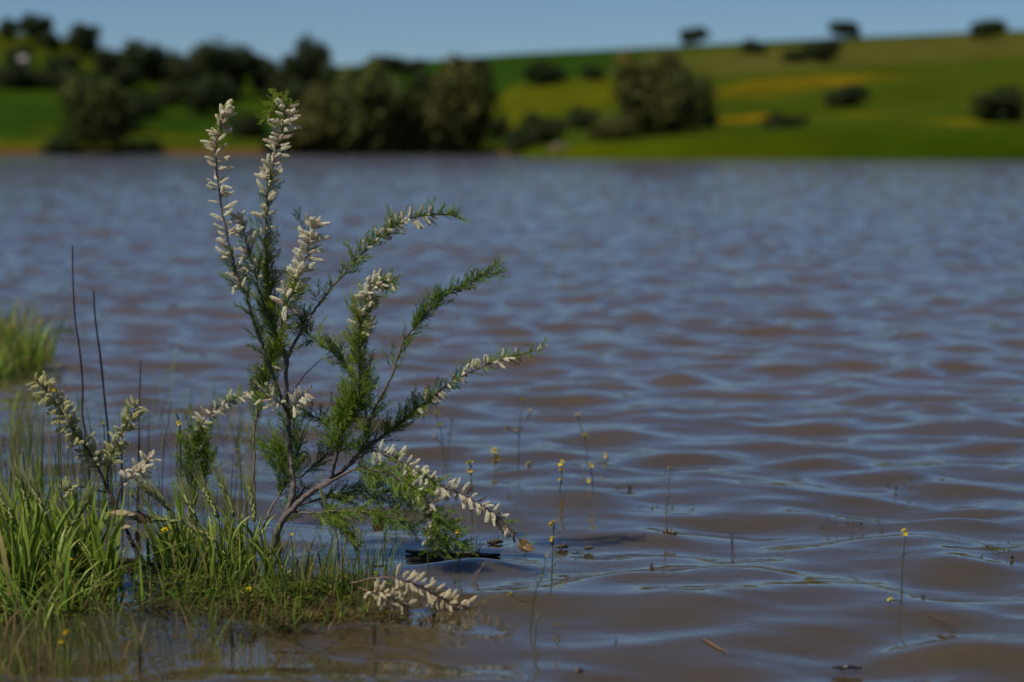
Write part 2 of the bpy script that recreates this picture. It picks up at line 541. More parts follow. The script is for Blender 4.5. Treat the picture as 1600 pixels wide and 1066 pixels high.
DK, OL, BR = (0.034, 0.048, 0.012), (0.066, 0.080, 0.016), (0.082, 0.080, 0.017)
CROWNS = {
    'oak': [crown_mesh(s, DK, low=0.10) for s in (1, 2, 3, 4)],
    'shore': [crown_mesh(s, OL, n=3200, low=0.06, flat=1.15, lobes=12) for s in (5, 6, 7)],
    'brown': [crown_mesh(s, BR, n=3200, low=0.05, flat=1.1, lobes=12) for s in (8, 9)],
    'bush': [crown_mesh(s, DK, n=2200, low=0.0, flat=0.9) for s in (10, 11)],
}
TRUNKS = {'oak': trunk_mesh(21, 0.12), 'shore': trunk_mesh(22, 0.06), 'brown': trunk_mesh(23, 0.05), 'bush': trunk_mesh(24, 0.02)}
TREES = [
    (20, 62, 34, 30, 'oak', 'small dark oak at the left end of the left ridge skyline'),
    (62, 74, 50, 18, 'oak', 'tall dark oak standing highest on the left ridge'),
    (84, 84, 34, 46, 'oak', 'low dark oak touching the right of the highest ridge oak'),
    (132, 92, 58, 38, 'oak', 'broad dark oak where the left ridge starts to fall'),
    (176, 128, 52, 76, 'oak', 'low oak in the dip of the left ridge skyline'),
    (226, 142, 66, 58, 'oak', 'pointed dark oak after the dip in the left ridge'),
    (270, 142, 48, 80, 'oak', 'small round oak right of the pointed ridge oak'),
    (324, 150, 74, 65, 'oak', 'left of two broad oaks above the shorter shrub tip'),
    (374, 152, 72, 66, 'oak', 'right of two broad oaks above the shorter shrub tip'),
    (418, 152, 52, 88, 'oak', 'low oak right behind the tallest shrub tip'),
    (456, 156, 50, 86, 'oak', 'mid-height oak beside the tall oak ending the ridge trees'),
    (492, 158, 62, 60, 'oak', 'tall dark oak where the left tree line drops to open sky'),
    (530, 172, 56, 102, 'oak', 'short oak under the gap of open sky'),
    (22, 138, 64, 96, 'bush', 'dark thicket left below the white hut'),
    (66, 138, 64, 106, 'bush', 'dark thicket right below the white hut'),
    (126, 158, 74, 104, 'oak', 'round dark oak on the slope below the tan hut'),
    (36, 98, 46, 70, 'bush', 'olive bush on the knoll above the white hut'),
    (152, 239, 92, 130, 'shore', 'olive tree with trailing crown on the left waterline'),
    (204, 206, 76, 142, 'bush', 'wide dark bush on the meadow right of the left waterline tree'),
    (264, 166, 46, 130, 'bush', 'small bush high on the left meadow'),
    (320, 182, 66, 122, 'oak', 'round oak on the left meadow behind the shorter shrub tip'),
    (386, 216, 62, 176, 'bush', 'dark bush between the two tall shrub tips'),
    (506, 239, 112, 138, 'brown', 'brownish tree left of the tallest waterside tree'),
    (578, 239, 132, 106, 'shore', 'tallest olive tree of the waterside clump'),
    (632, 238, 74, 146, 'shore', 'low olive tree filling the right of the waterside clump'),
    (722, 237, 108, 100, 'brown', 'tall brownish tree standing alone right of the waterside clump'),
    (776, 222, 40, 178, 'bush', 'small dark bush right of the lone brownish tree'),
    (606, 120, 58, 84, 'oak', 'left oak of the pair on the far skyline above the waterside clump'),
    (648, 120, 42, 92, 'oak', 'right oak of the pair on the far skyline above the waterside clump'),
    (746, 128, 38, 92, 'oak', 'small oak beneath the utility pole on the far hill'),
    (848, 226, 70, 174, 'bush', 'dark bush above the pale rocks'),
    (910, 202, 48, 165, 'bush', 'small dark bush right of the bush above the pale rocks'),
    (850, 134, 66, 94, 'bush', 'larger of two round bushes on the upper green field'),
    (924, 126, 38, 101, 'bush', 'smaller of two round bushes on the upper green field'),
    (1022, 213, 118, 90, 'brown', 'big brown-topped tree rising from the right bank'),
    (1086, 202, 56, 122, 'shore', 'dark tree leaning on the right side of the big bank tree'),
    (962, 219, 74, 180, 'brown', 'low brownish bush at the left foot of the big bank tree'),
    (1082, 74, 42, 40, 'oak', 'lone oak furthest left on the right crest'),
    (1172, 84, 44, 60, 'bush', 'bush just under the right crest beside the lone oak'),
    (1236, 98, 40, 76, 'bush', 'small bush left of the square dark oak near the crest'),
    (1281, 100, 64, 60, 'oak', 'square dark oak just below the right crest'),
    (1316, 64, 46, 30, 'oak', 'tall oak on the crest over the square dark oak'),
    (1538, 64, 54, 28, 'oak', 'oak furthest right on the crest'),
    (1322, 168, 70, 130, 'bush', 'grey bush in the orange flower drift'),
    (1556, 192, 92, 132, 'bush', 'large dark bush at the right edge of the near meadow'),
    (292, 152, 52, 98, 'oak', 'oak filling the gap between the small round oak and the two broad oaks'),
    (348, 176, 60, 120, 'oak', 'oak on the meadow edge below the two broad ridge oaks'),
    (100, 118, 52, 82, 'oak', 'oak beside the left wall of the tan hut'),
    (202, 146, 52, 96, 'oak', 'shaded oak under the dip of the left ridge skyline'),
    (442, 176, 58, 118, 'oak', 'oak between the tallest shrub tip and the waterside clump'),
    (476, 190, 56, 124, 'oak', 'oak just behind the left edge of the waterside clump'),
    (548, 178, 60, 118, 'oak', 'oak behind the middle of the waterside clump'),
    (676, 170, 56, 112, 'oak', 'oak in the gap between the waterside clump and the lone brownish tree'),
    (240, 182, 44, 146, 'bush', 'bush in the middle of the left meadow'),
    (98, 240, 60, 212, 'bush', 'low scrub on the dirt bank at the left'),
    (220, 240, 62, 216, 'bush', 'low scrub on the dirt bank right of the left waterline tree'),
    (440, 240, 60, 204, 'bush', 'low scrub at the water under the tallest shrub tip'),
    (676, 239, 56, 206, 'bush', 'low scrub at the foot of the lone brownish tree'),
    (812, 236, 44, 200, 'bush', 'low scrub where the green bank point begins'),
    (1226, 199, 66, 174, 'bush', 'flat green bush on top of the right bank'),
]
for i, (px, pb, w, pt, kind, label) in enumerate(TREES):
    p = on_land(px, pb)
    p.z -= 0.25
    s = p.y / FPX
    H = (pb - pt) * s * 1.20 + 0.2
    W = w * s * {'oak': 1.3, 'bush': 1.32}.get(kind, 1.42)
    t = thing({'oak': 'oak_tree', 'shore': 'waterside_tree', 'brown': 'waterside_tree', 'bush': 'bush'}[kind], p, label, 'bush' if kind == 'bush' else 'tree',
              'bushes on the far hillsides' if kind == 'bush' else 'trees on the far shore and hills')
    t.rotation_euler = (0, 0, R.uniform(0, 6.28))
    c = put('crown', R.choice(CROWNS[kind]), t)
    k = put('trunk', TRUNKS[kind], t)
    for o in (c, k): o.scale = (W, W, H)

# huts, pole and rocks far away
def box(mb, x0, x1, y0, y1, z0, z1, c):
    v = [(x, y, z) for z in (z0, z1) for x, y in ((x0, y0), (x1, y0), (x1, y1), (x0, y1))]
    mb.add(v, [(3, 2, 1, 0), (4, 5, 6, 7), (0, 1, 5, 4), (1, 2, 6, 5), (2, 3, 7, 6), (3, 0, 4, 7)], c)

def hut(px, py, w, h, d, wallc, roofc, label):
    p = on_land(px, py)
    t = thing('hut', p, label, 'hut', 'huts on the left hill')
    m = MB(); box(m, -w / 2, w / 2, -d / 2, d / 2, -0.6, h, wallc)
    m.add([(-w / 2, -d / 2, h), (-w / 2, d / 2, h), (-w / 2, 0, h + 0.5)], [(0, 1, 2)], wallc)
    m.add([(w / 2, -d / 2, h), (w / 2, d / 2, h), (w / 2, 0, h + 0.5)], [(1, 0, 2)], wallc)
    m.build('wall', M_WALL, t, False)
    m = MB()
    for s in (-1, 1):
        a = [(-w / 2 - .15, s * (d / 2 + .2), h - .06), (w / 2 + .15, s * (d / 2 + .2), h - .06), (w / 2 + .15, 0, h + .56), (-w / 2 - .15, 0, h + .56)]
        b = [(x, y, z + 0.09) for x, y, z in a]
        m.add(a + b, [(0, 1, 2, 3), (7, 6, 5, 4), (0, 4, 5, 1), (1, 5, 6, 2), (3, 2, 6, 7), (0, 3, 7, 4)], roofc)
    m.build('roof', M_WALL, t, False)
    m = MB(); box(m, -w * .32, -w * .32 + .8, -d / 2 - .05, -d / 2 - .003, -0.5, h * .75, (0.10, 0.06, 0.03)); m.build('door', M_DRY, t, False)
    m = MB(); box(m, w * .12, w * .12 + .6, -d / 2 - .04, -d / 2 - .003, h * .4, h * .75, (0.03, 0.03, 0.035)); m.build('window', M_DRY, t, False)
hut(41, 108, 1.1, 1.3, 1.6, (0.42, 0.40, 0.37), (0.30, 0.27, 0.24), 'small whitewashed hut among bushes on the left hill')
hut(106, 106, 2.0, 0.7, 2.0, (0.26, 0.17, 0.11), (0.24, 0.13, 0.08), 'low tan hut with tiled roof under the ridge oaks')

p = on_land(732, 93)
t = thing('utility_pole', p, 'thin utility pole on the far green skyline', 'pole')
m = MB(); tube(m, [Vector((0, 0, -.3)), Vector((0, 0, 4.4))], lambda t: 0.09 - .03 * t, (0.12, 0.10, 0.08), 7); m.build('post', M_DRY, t)
m = MB(); box(m, -0.6, 0.6, -0.16, -0.10, 4.0, 4.1, (0.12, 0.10, 0.08)); m.build('crossarm', M_DRY, t, False)

def rock(px, py, s, c, label):
    p = on_land(px, py)
    mb = MB()
    n, m_ = 8, 6
    vs, fs = [], []
    for i in range(m_ + 1):
        th = math.pi * i / m_
        for k in range(n):
            ph = 2 * math.pi * k / n
            r_ = 1 + 0.22 * math.sin(3 * ph + i * 1.3 + px) + 0.12 * R.uniform(-1, 1)
            vs.append((s * r_ * math.sin(th) * math.cos(ph), s * 0.8 * r_ * math.sin(th) * math.sin(ph), s * 0.75 * math.cos(th) + s * .35))
    for i in range(m_):
        for k in range(n):
            fs.append((i * n + k, (i + 1) * n + k, (i + 1) * n + (k + 1) % n, i * n + (k + 1) % n))
    mb.add(vs, fs, c)
    o = mb.build('shore_rock', M_ROCK, None, False)
    o.location = p
    setp(o, label, 'rock', 'pale rocks on the right bank')
rock(862, 238, 0.30, (0.22, 0.13, 0.07), 'tan rock, lowest of the pale rocks by the water')
rock(871, 233, 0.36, (0.22, 0.15, 0.13), 'pinkish rock between the two tan rocks on the bank')
rock(885, 231, 0.25, (0.18, 0.14, 0.07), 'small tan rock furthest from the dark bush')

# ------------------------------------------------------------------ tamarisk
GRN0, GRN1, GRNY = (0.072, 0.140, 0.016), (0.205, 0.315, 0.030), (0.32, 0.38, 0.034)
BARKC, BARKL, TWIG = (0.150, 0.122, 0.105), (0.23, 0.18, 0.155), (0.13, 0.075, 0.06)

SPIKE_RAW = {}
def spike_mesh(seed, tip, basec, n=104):
    r = random.Random(seed)
    mb = MB()
    bend = r.uniform(-0.30, 0.30); b2 = r.uniform(0.02, 0.14)
    def ax(s): return Vector((bend * s * s, b2 * math.sin(s * 3), s))
    tube(mb, [ax(0), ax(0.3), ax(0.6), ax(0.97)], lambda t: 0.035 - 0.015 * t, basec, 5)
    for i in range(n):
        s = 0.14 + 0.86 * (i + r.random()) / n
        rad = 0.105 * (math.sin(min(1, (s - 0.08) * 3.2) * 1.57)) * (1 - 0.55 * max(0, (s - 0.62) / 0.38) ** 1.6)
        a = i * 2.399 + r.uniform(-.4, .4)
        d = Vector((math.cos(a), math.sin(a), 0.35)).normalized()
        p = ax(s) + d * rad
        q = r.uniform(0.036, 0.058) * (1 - 0.3 * s)
        u, v = perp(d)
        c = jit(mixc(basec, tip, min(1, 0.55 + s * 0.7) * r.uniform(0.75, 1)), 0.10, r)
        c2 = jit(tip, 0.06, r)
        mb.add([p - d * q * 0.6, p + u * q, p + v * q, p - u * q, p - v * q, p + d * q * 0.9],
               [(0, 2, 1), (0, 3, 2), (0, 4, 3), (0, 1, 4), (5, 1, 2), (5, 2, 3), (5, 3, 4), (5, 4, 1)], [c, c, c, c, c, c2])
    me = mb.mesh('flower_spike', M_FLOWER)
    SPIKE_RAW[me.name] = (np.array(mb.v), list(mb.f), list(mb.c))
    return me
SPIKES = {
    'cream': [spike_mesh(s, (0.88, 0.83, 0.60), (0.66, 0.58, 0.36)) for s in range(30, 38)] + [spike_mesh(38, (0.74, 0.62, 0.44), (0.45, 0.33, 0.22)), spike_mesh(39, (0.80, 0.66, 0.48), (0.5, 0.36, 0.26), 60)],
    'sapling': [spike_mesh(s, (0.64, 0.60, 0.31), (0.34, 0.34, 0.12)) for s in range(40, 46)],
    'wet': [spike_mesh(s, (0.86, 0.76, 0.50), (0.50, 0.36, 0.18)) for s in range(50, 55)],
    'brown': [spike_mesh(s, (0.20, 0.14, 0.085), (0.12, 0.08, 0.05)) for s in range(60, 63)],
}

def feather(mb, p, d, L, n, c0, c1, r=0.00068, spread=0.66):
    """one leafy twig: a thin axis with needle sprays on all sides"""
    bend = randdir() * 0.22 + Vector((0, 0, 0.12))
    prev, pd = p, d
    pts = [p]
    for k in range(3):
        pd = (pd + bend * 0.4).normalized()
        pts.append(pts[-1] + pd * L / 3)
    for k in range(3):
        spine(mb, pts[k], pts[k] + (pts[k + 1] - pts[k]) * 1.15, r * (1.15 - 0.2 * k), c0, c1)
    for i in range(n):
        s = 0.10 + 0.9 * (i + R.random()) / n
        k = min(2, int(s * 3)); f = s * 3 - k
        q = pts[k].lerp(pts[k + 1], min(1, f))
        dd = (pts[k + 1] - pts[k]).normalized()
        side = randdir(); side = (side - dd * side.dot(dd))
        if side.length < 1e-3: continue
        side.normalize()
        e = (dd * R.uniform(0.7, 1.1) + side * spread).normalized()
        l = L * R.uniform(0.22, 0.46) * (1.1 - 0.55 * s)
        tip = q + e * l
        cc = jit(mixc(c0, c1, R.random()), 0.15)
        spine(mb, q, tip, r * 0.9, cc, mixc(cc, c1, 0.5))
        if L > 0.03:
            for w in range(2):
                h = R.uniform(0.3, 0.75)
                e2 = (e + randdir() * 0.65).normalized()
                spine(mb, q + e * l * h, q + e * l * h + e2 * l * 0.5, r * 0.75, cc, mixc(cc, c1, 0.6))

def branch(root, ctrl, r0, r1, spikes=(), leaves=(), barkc=None, name='branch', Yb=None, face=None):
    """ctrl: (px, py, dy); spikes: (u0, u1, count, mm, set, droop); leaves: (u0, u1, count, mm, tone, droop)"""
    base = root.location
    Yb = Y0 if Yb is None else Yb
    pts = [at(x, y, Yb + dy) for x, y, dy in ctrl]
    sm_, us = catmull(pts, 8)
    # small natural kinks
    for i in range(1, len(sm_) - 1): sm_[i] = sm_[i] + randdir() * min(0.0012, r0 * 0.5)
    mb = MB(base)
    n = len(ctrl) - 1
    c = barkc or BARKC
    tube(mb, sm_, lambda t: r0 + (r1 - r0) * t ** 0.8, c, 7, 0.10, TWIG if r1 < 0.0016 else None)
    # short bare side twigs and leaf scars
    for k in range(int(4 * n)):
        i = R.randrange(2, len(sm_) - 1)
        t = us[i] / n
        d = (sm_[i + 1 if i + 1 < len(sm_) else i] - sm_[i - 1]).normalized()
        e = (d * 0.7 + randdir() * 0.8).normalized()
        rr = (r0 + (r1 - r0) * t ** 0.8) * 0.5
        spine(mb, sm_[i], sm_[i] + e * R.uniform(0.006, 0.022), min(rr, 0.0014), c, TWIG)
    b = mb.build(name, M_BARK, root)
    def sample(u):
        i = max(0, min(len(sm_) - 2, int(u * 8)))
        f = u * 8 - i
        return sm_[i].lerp(sm_[i + 1], min(1, max(0, f))), (sm_[i + 1] - sm_[i]).normalized()
    rest = MB(base)
    many = root is shrub
    kk = 0
    for (u0, u1, cnt, mm, st, droop) in spikes:
        cnt = int(cnt * 1.35)
        for k in range(cnt):
            u = u0 + (u1 - u0) * (k + R.random()) / cnt
            p, d = sample(min(u, n - 1e-4))
            s = randdir(); s = (s - d * s.dot(d)).normalized()
            s.y *= 0.8
            a = R.uniform(0.10, 0.75)
            D = (d * a + s).normalized()
            D = (D + Vector((0, 0, -droop if (droop > 0 and s.z < 0.25) else 0.10))).normalized()
            me = R.choice(SPIKES[st])
            q = D.to_track_quat('Z', 'Y') @ Quaternion((0, 0, 1), R.uniform(0, 6.28))
            ln = mm * 0.00122 * R.uniform(0.68, 1.22)
            tk = ln * R.uniform(0.85, 1.2) * (1.25 if ln < 0.02 else 1.0)
            loc = p - base + D * 0.001
            kk += 1
            if many and kk % 2:
                M = np.array(q.to_matrix()) * np.array((tk, tk, ln))
                vv, ff, cc = SPIKE_RAW[me.name]
                rest.add((vv @ M.T + np.array(loc + base)).tolist(), ff, cc)
                continue
            o = bpy.data.objects.new('flower_spike', me)
            col.objects.link(o); o.parent = b
            o.location = loc
            o.rotation_mode = 'QUATERNION'
            o.rotation_quaternion = q
            o.scale = (tk, tk, ln)
    if rest.v:
        f = rest.build('blossom', M_FLOWER, b)
        f['kind'] = 'stuff'
    if leaves:
        fm = MB(base)
        for (u0, u1, cnt, mm, tone, droop) in leaves:
            cnt = int(cnt * 1.0)
            for k in range(cnt):
                u = u0 + (u1 - u0) * (k + R.random()) / cnt
                p, d = sample(min(u, n - 1e-4))
                s = randdir(); s = (s - d * s.dot(d)).normalized()
                D = (d * R.uniform(0.5, 1.1) + s * R.uniform(0.6, 1.0) + Vector((0, 0, 0.28 - droop))).normalized()
                m = R.random() ** 1.3
                c0, c1 = {'dark': (GRN0, GRN1), 'mid': (mixc(GRN0, GRN1, .5), mixc(GRN1, GRNY, .35)), 'lime': (GRN1, GRNY)}[tone]
                c0 = mixc(c0, c1, m * 0.5)
                L = mm * 0.00112 * R.uniform(0.45, 1.3)
                feather(fm, p, D, L, int(8 + L * 260), jit(c0, .15), jit(c1, .15))
        f = fm.build('foliage', M_LEAF, b, smooth=False)
        f['kind'] = 'stuff'
    return b

base = on_water(424, 884)
shrub = thing('tamarisk_shrub', base, 'tall white-flowering tamarisk shrub rising from the water', 'shrub')
# trunk and great limbs
branch(shrub, [(418, 900, -.01), (430, 842, 0), (447, 802, 0), (458, 768, .0), (455, 720, .01), (450, 660, .01), (447, 600, .0), (448, 552, .0)], 0.0070, 0.0040, barkc=BARKC, name='trunk',
       leaves=[(3.2, 5.2, 26, 40, 'dark', 0)])
# tallest spike, left spike, short spike
branch(shrub, [(448, 556, 0), (432, 522, .0), (424, 480, .01), (419, 430, .02), (414, 385, .02), (417, 318, .03), (423, 275, .03), (433, 232, .03), (444, 190, .03), (447, 163, .03)], 0.0042, 0.0010,
       spikes=[(4.6, 6.0, 10, 24, 'cream', 0), (5.6, 8.95, 50, 23, 'cream', 0), (2.4, 4.8, 12, 23, 'cream', 0)],
       leaves=[(1.0, 5.6, 90, 38, 'mid', 0), (0.4, 3.4, 44, 44, 'lime', 0), (8.2, 9.0, 9, 30, 'lime', 0)])
branch(shrub, [(446, 176, .03), (438, 162, .03), (426, 166, .03), (415, 188, .02)], 0.0009, 0.0006, leaves=[(0.0, 2.9, 46, 26, 'lime', 0.1)])
branch(shrub, [(447, 642, 0), (432, 600, -.03), (420, 568, -.05), (407, 530, -.06), (395, 497, -.07), (384, 463, -.08), (373, 440, -.08), (362, 396, -.08), (350, 345, -.08), (341, 290, -.08), (337, 245, -.08), (341, 214, -.08), (346, 190, -.08), (352, 172, -.08)], 0.0040, 0.0009,
       spikes=[(5.6, 9.0, 24, 23, 'cream', 0), (8.6, 12.95, 38, 22, 'cream', 0)],
       leaves=[(3.0, 7.0, 44, 32, 'mid', 0), (10.8, 12.8, 16, 24, 'lime', 0), (0.5, 3.4, 24, 34, 'dark', 0)])
branch(shrub, [(440, 538, 0), (430, 518, -.02), (419, 492, -.03), (407, 458, -.04), (398, 424, -.04), (387, 382, -.04), (380, 355, -.04), (373, 338, -.04)], 0.0030, 0.0009,
       spikes=[(3.8, 6.9, 24, 23, 'cream', 0)], leaves=[(0.8, 5.0, 56, 34, 'mid', 0)])
# cream plume right of centre
branch(shrub, [(446, 566, -.01), (440, 540, -.05), (441, 500, -.09), (449, 474, -.10), (458, 452, -.11), (467, 428, -.11), (480, 398, -.11), (487, 366, -.11), (490, 348, -.11)], 0.0024, 0.0009,
       spikes=[(2.6, 5.0, 22, 25, 'cream', 0), (4.6, 7.95, 42, 25, 'cream', 0)], leaves=[(0.4, 4.0, 46, 36, 'lime', 0)])
branch(shrub, [(483, 392, -.11), (476, 366, -.10), (470, 346, -.10), (463, 332, -.10)], 0.0009, 0.0006, leaves=[(0.4, 2.9, 10, 26, 'dark', 0)])
# long arching arms to the right
branch(shrub, [(451, 558, 0), (458, 540, .02), (471, 518, .03), (490, 487, .05), (507, 464, .05), (532, 434, .06), (560, 402, .06), (587, 376, .06), (615, 354, .06), (642, 341, .06), (678, 335, .06), (716, 337, .06)], 0.0036, 0.0008,
       spikes=[(6.9, 9.9, 30, 18, 'cream', 0.1), (6.2, 6.6, 2, 17, 'cream', 0)],
       leaves=[(3.2, 6.0, 24, 30, 'dark', 0), (5.2, 8.2, 64, 32, 'mid', 0), (9.0, 10.9, 54, 24, 'mid', 0)])
branch(shrub, [(517, 748, -.02), (525, 713, -.04), (532, 672, -.06), (546, 646, -.08), (559, 622, -.09), (562, 568, -.10), (561, 532, -.11), (567, 489, -.11), (577, 457, -.11), (592, 442, -.11), (617, 443, -.11)], 0.0042, 0.0009,
       spikes=[(6.3, 9.3, 52, 21, 'cream', 0), (9.3, 9.9, 3, 16, 'cream', 0)],
       leaves=[(1.0, 3.4, 92, 56, 'mid', 0), (4.2, 7.0, 76, 44, 'lime', 0), (8.0, 9.9, 36, 24, 'mid', 0), (3.2, 4.6, 26, 40, 'mid', 0)])
branch(shrub, [(556, 617, -.09), (544, 576, -.06), (530, 560, -.04), (501, 536, .02), (480, 520, .05), (474, 505, .06)], 0.0024, 0.0008,
       leaves=[(0.6, 4.9, 66, 42, 'mid', 0)])
branch(shrub, [(560, 735, .02), (571, 681, .05), (583, 645, .06), (598, 614, .07), (613, 584, .08), (630, 535, .08), (651, 507, .08), (669, 485, .08), (694, 464, .08), (722, 446, .08), (749, 432, .08), (779, 425, .08)], 0.0038, 0.0008,
       spikes=[(8.3, 10.2, 5, 15, 'brown', 0.4)],
       leaves=[(4.0, 8.0, 56, 30, 'dark', 0), (5.6, 10.9, 104, 30, 'dark', 0), (0.2, 2.4, 26, 36, 'mid', 0)])
branch(shrub, [(575, 665, .05), (571, 642, .05), (568, 610, .04), (572, 588, .04)], 0.0018, 0.0007, leaves=[(0.6, 2.9, 22, 32, 'dark', 0)])
branch(shrub, [(426, 858, 0), (436, 822, -.01), (457, 796, -.02), (485, 770, -.02), (517, 751, -.02), (541, 731, -.02), (568, 704, -.03), (603, 678, -.03), (635, 652, -.04), (667, 627, -.04), (699, 601, -.04), (731, 583, -.04), (776, 564, -.04), (808, 555, -.04), (851, 545, -.04)], 0.0072, 0.0008,
       spikes=[(8.5, 9.2, 10, 19, 'cream', 0.5), (9.2, 13.0, 24, 17, 'cream', 0.15), (13.7, 13.95, 2, 16, 'cream', 0)],
       leaves=[(6.8, 9.2, 70, 34, 'mid', 0), (9.4, 11.6, 26, 28, 'mid', 0), (11.6, 13.9, 46, 22, 'mid', 0), (5.6, 7.2, 22, 34, 'dark', 0)])
# drooping flowering arms
branch(shrub, [(541, 731, -.02), (570, 708, -.06), (584, 704, -.08), (616, 716, -.10), (645, 732, -.11), (667, 748, -.12), (688, 760, -.12), (718, 770, -.12), (740, 781, -.12), (763, 797, -.12), (784, 814, -.12), (814, 846, -.12), (820, 860, -.12)], 0.0030, 0.0011,
       spikes=[(2.0, 6.4, 56, 20, 'cream', 0.4), (6.4, 10.6, 34, 18, 'cream', 0.9), (7.2, 10.8, 6, 16, 'brown', 0.9)],
       leaves=[(4.2, 5.6, 20, 24, 'mid', 0), (9.0, 11.6, 9, 26, 'dark', 0), (2.4, 4.6, 20, 30, 'mid', 0.6)])
branch(shrub, [(500, 763, -.03), (535, 742, -.08), (568, 732, -.10), (616, 745, -.14), (645, 761, -.15), (664, 780, -.15), (677, 800, -.15), (680, 832, -.15), (681, 868, -.15)], 0.0028, 0.0012,
       spikes=[(3.8, 7.4, 58, 20, 'cream', 0.5), (7.0, 7.9, 5, 16, 'wet', 0.8)],
       leaves=[(1.6, 4.4, 100, 40, 'mid', 0.7), (5.6, 7.4, 56, 40, 'dark', 0.25)])
branch(shrub, [(678, 812, -.15), (692, 826, -.15), (708, 842, -.15), (724, 858, -.15)], 0.0014, 0.0007, leaves=[(0.2, 2.9, 52, 34, 'dark', 0.1)])
branch(shrub, [(455, 800, 0), (492, 802, -.06), (520, 798, -.09), (555, 799, -.11), (587, 806, -.12), (622, 811, -.13), (670, 818, -.15)], 0.0026, 0.0009,
       leaves=[(1.0, 5.4, 60, 36, 'dark', 0.9), (1.0, 3.0, 20, 36, 'lime', 0.9), (3.0, 5.2, 22, 30, 'mid', 0)])
branch(shrub, [(460, 790, .02), (508, 779, .06), (546, 769, .07), (587, 769, .07), (637, 781, .07)], 0.0024, 0.0009,
       leaves=[(0.6, 3.9, 96, 38, 'mid', 0.6)])
# left side
branch(shrub, [(396, 800, .10), (397, 768, .1), (397, 688, .1), (401, 649, .1), (409, 608, .1), (415, 585, .1), (424, 560, .1), (430, 536, .1)], 0.0034, 0.0010, barkc=BARKL,
       spikes=[(3.4, 5.6, 8, 18, 'cream', 0.2)],
       leaves=[(2.6, 6.9, 90, 36, 'mid', 0), (4.0, 6.9, 40, 36, 'lime', 0)])
branch(shrub, [(450, 645, 0), (458, 634, -.03), (468, 622, -.04), (478, 612, -.04)], 0.0014, 0.0008, spikes=[(0.4, 2.9, 12, 20, 'cream', 0.5)])
branch(shrub, [(448, 640, 0), (436, 628, -.03), (424, 621, -.04), (412, 617, -.04)], 0.0014, 0.0008, spikes=[(0.6, 2.9, 9, 21, 'cream', 0.1)], leaves=[(0.2, 2.5, 10, 28, 'lime', 0)])
branch(shrub, [(455, 618, 0), (470, 594, .05), (488, 574, .06), (506, 559, .06)], 0.0012, 0.0006)
branch(shrub, [(534, 668, -.06), (514, 664, .0), (498, 655, .04), (484, 648, .04)], 0.0013, 0.0007, spikes=[(1.2, 1.5, 1, 18, 'cream', 0)], leaves=[(0.6, 2.9, 34, 28, 'dark', 0)])
branch(shrub, [(410, 826, .04), (425, 792, .05), (444, 758, .05), (441, 726, .05), (436, 700, .05)], 0.0028, 0.0010, barkc=BARKL, leaves=[(1.4, 3.9, 64, 52, 'mid', 0)])
branch(shrub, [(470, 746, .04), (496, 722, .05), (520, 706, .05), (550, 701, .05), (580, 699, .05)], 0.0018, 0.0009, leaves=[(0.2, 3.8, 46, 34, 'dark', 0)])
branch(shrub, [(430, 846, .02), (444, 812, .06), (462, 786, .08), (478, 760, .09)], 0.0040, 0.0018, barkc=BARKL, leaves=[(0.8, 2.9, 26, 36, 'dark', 0.3)])
branch(shrub, [(454, 728, 0), (468, 700, .04), (462, 672, .05), (456, 655, .05)], 0.0016, 0.0007, leaves=[(0.4, 2.9, 30, 32, 'dark', 0)])
branch(shrub, [(508, 796, -.06), (524, 812, -.07), (536, 828, -.08), (552, 846, -.08), (558, 872, -.08)], 0.0020, 0.0012, leaves=[(0.4, 3.0, 30, 30, 'lime', 0.8)])

shoot_base = on_water(291, 830)
shoot = thing('tamarisk_shoot', shoot_base, 'slender leafy tamarisk shoot bending right toward the tall shrub', 'shrub')
YS = shoot_base.y
branch(shoot, [(291, 842, 0), (294, 808, 0), (300, 740, 0), (306, 692, 0), (317, 660, 0), (338, 638, 0.02), (364, 625, 0.03), (392, 610, 0.05)], 0.0030, 0.0009,
       spikes=[(2.6, 4.0, 12, 18, 'sapling', 0.2), (3.8, 6.9, 26, 18, 'cream', 0.4)],
       leaves=[(1.2, 3.2, 80, 50, 'mid', 0), (5.0, 6.8, 22, 28, 'mid', 0.2)], Yb=YS)
branch(shoot, [(296, 800, 0), (312, 760, .01), (322, 728, .01), (326, 705, .01)], 0.0016, 0.0008, leaves=[(0.8, 2.9, 50, 36, 'mid', 0)], Yb=YS)

sap_base = on_water(229, 908)
sap = thing('tamarisk_sapling', sap_base, 'small dark-stemmed tamarisk with cream flowers leaning left over grass', 'shrub')
YB = sap_base.y
DKB = (0.055, 0.042, 0.035)
branch(sap, [(231, 920, 0), (216, 868, 0), (204, 842, 0), (185, 800, 0), (165, 756, 0), (150, 726, 0), (132, 695, -.02), (106, 660, -.03), (82, 622, -.03), (54, 592, -.03)], 0.0052, 0.0010, barkc=DKB,
       spikes=[(4.8, 6.6, 34, 21, 'sapling', 0.2), (6.4, 8.9, 46, 22, 'sapling', 0.1)], leaves=[(5.0, 8.4, 34, 24, 'lime', 0)], Yb=YB)
branch(sap, [(172, 770, 0), (168, 742, .01), (178, 702, .02), (199, 662, .02), (214, 632, .02)], 0.0020, 0.0009, barkc=DKB,
       spikes=[(1.3, 3.9, 40, 19, 'sapling', 0)], leaves=[(1.0, 3.4, 18, 24, 'lime', 0)], Yb=YB)
branch(sap, [(182, 794, 0), (190, 762, -.02), (208, 742, -.03), (224, 730, -.03), (238, 714, -.03)], 0.0018, 0.0009, barkc=DKB,
       spikes=[(1.2, 3.9, 26, 19, 'cream', 0)], Yb=YB)
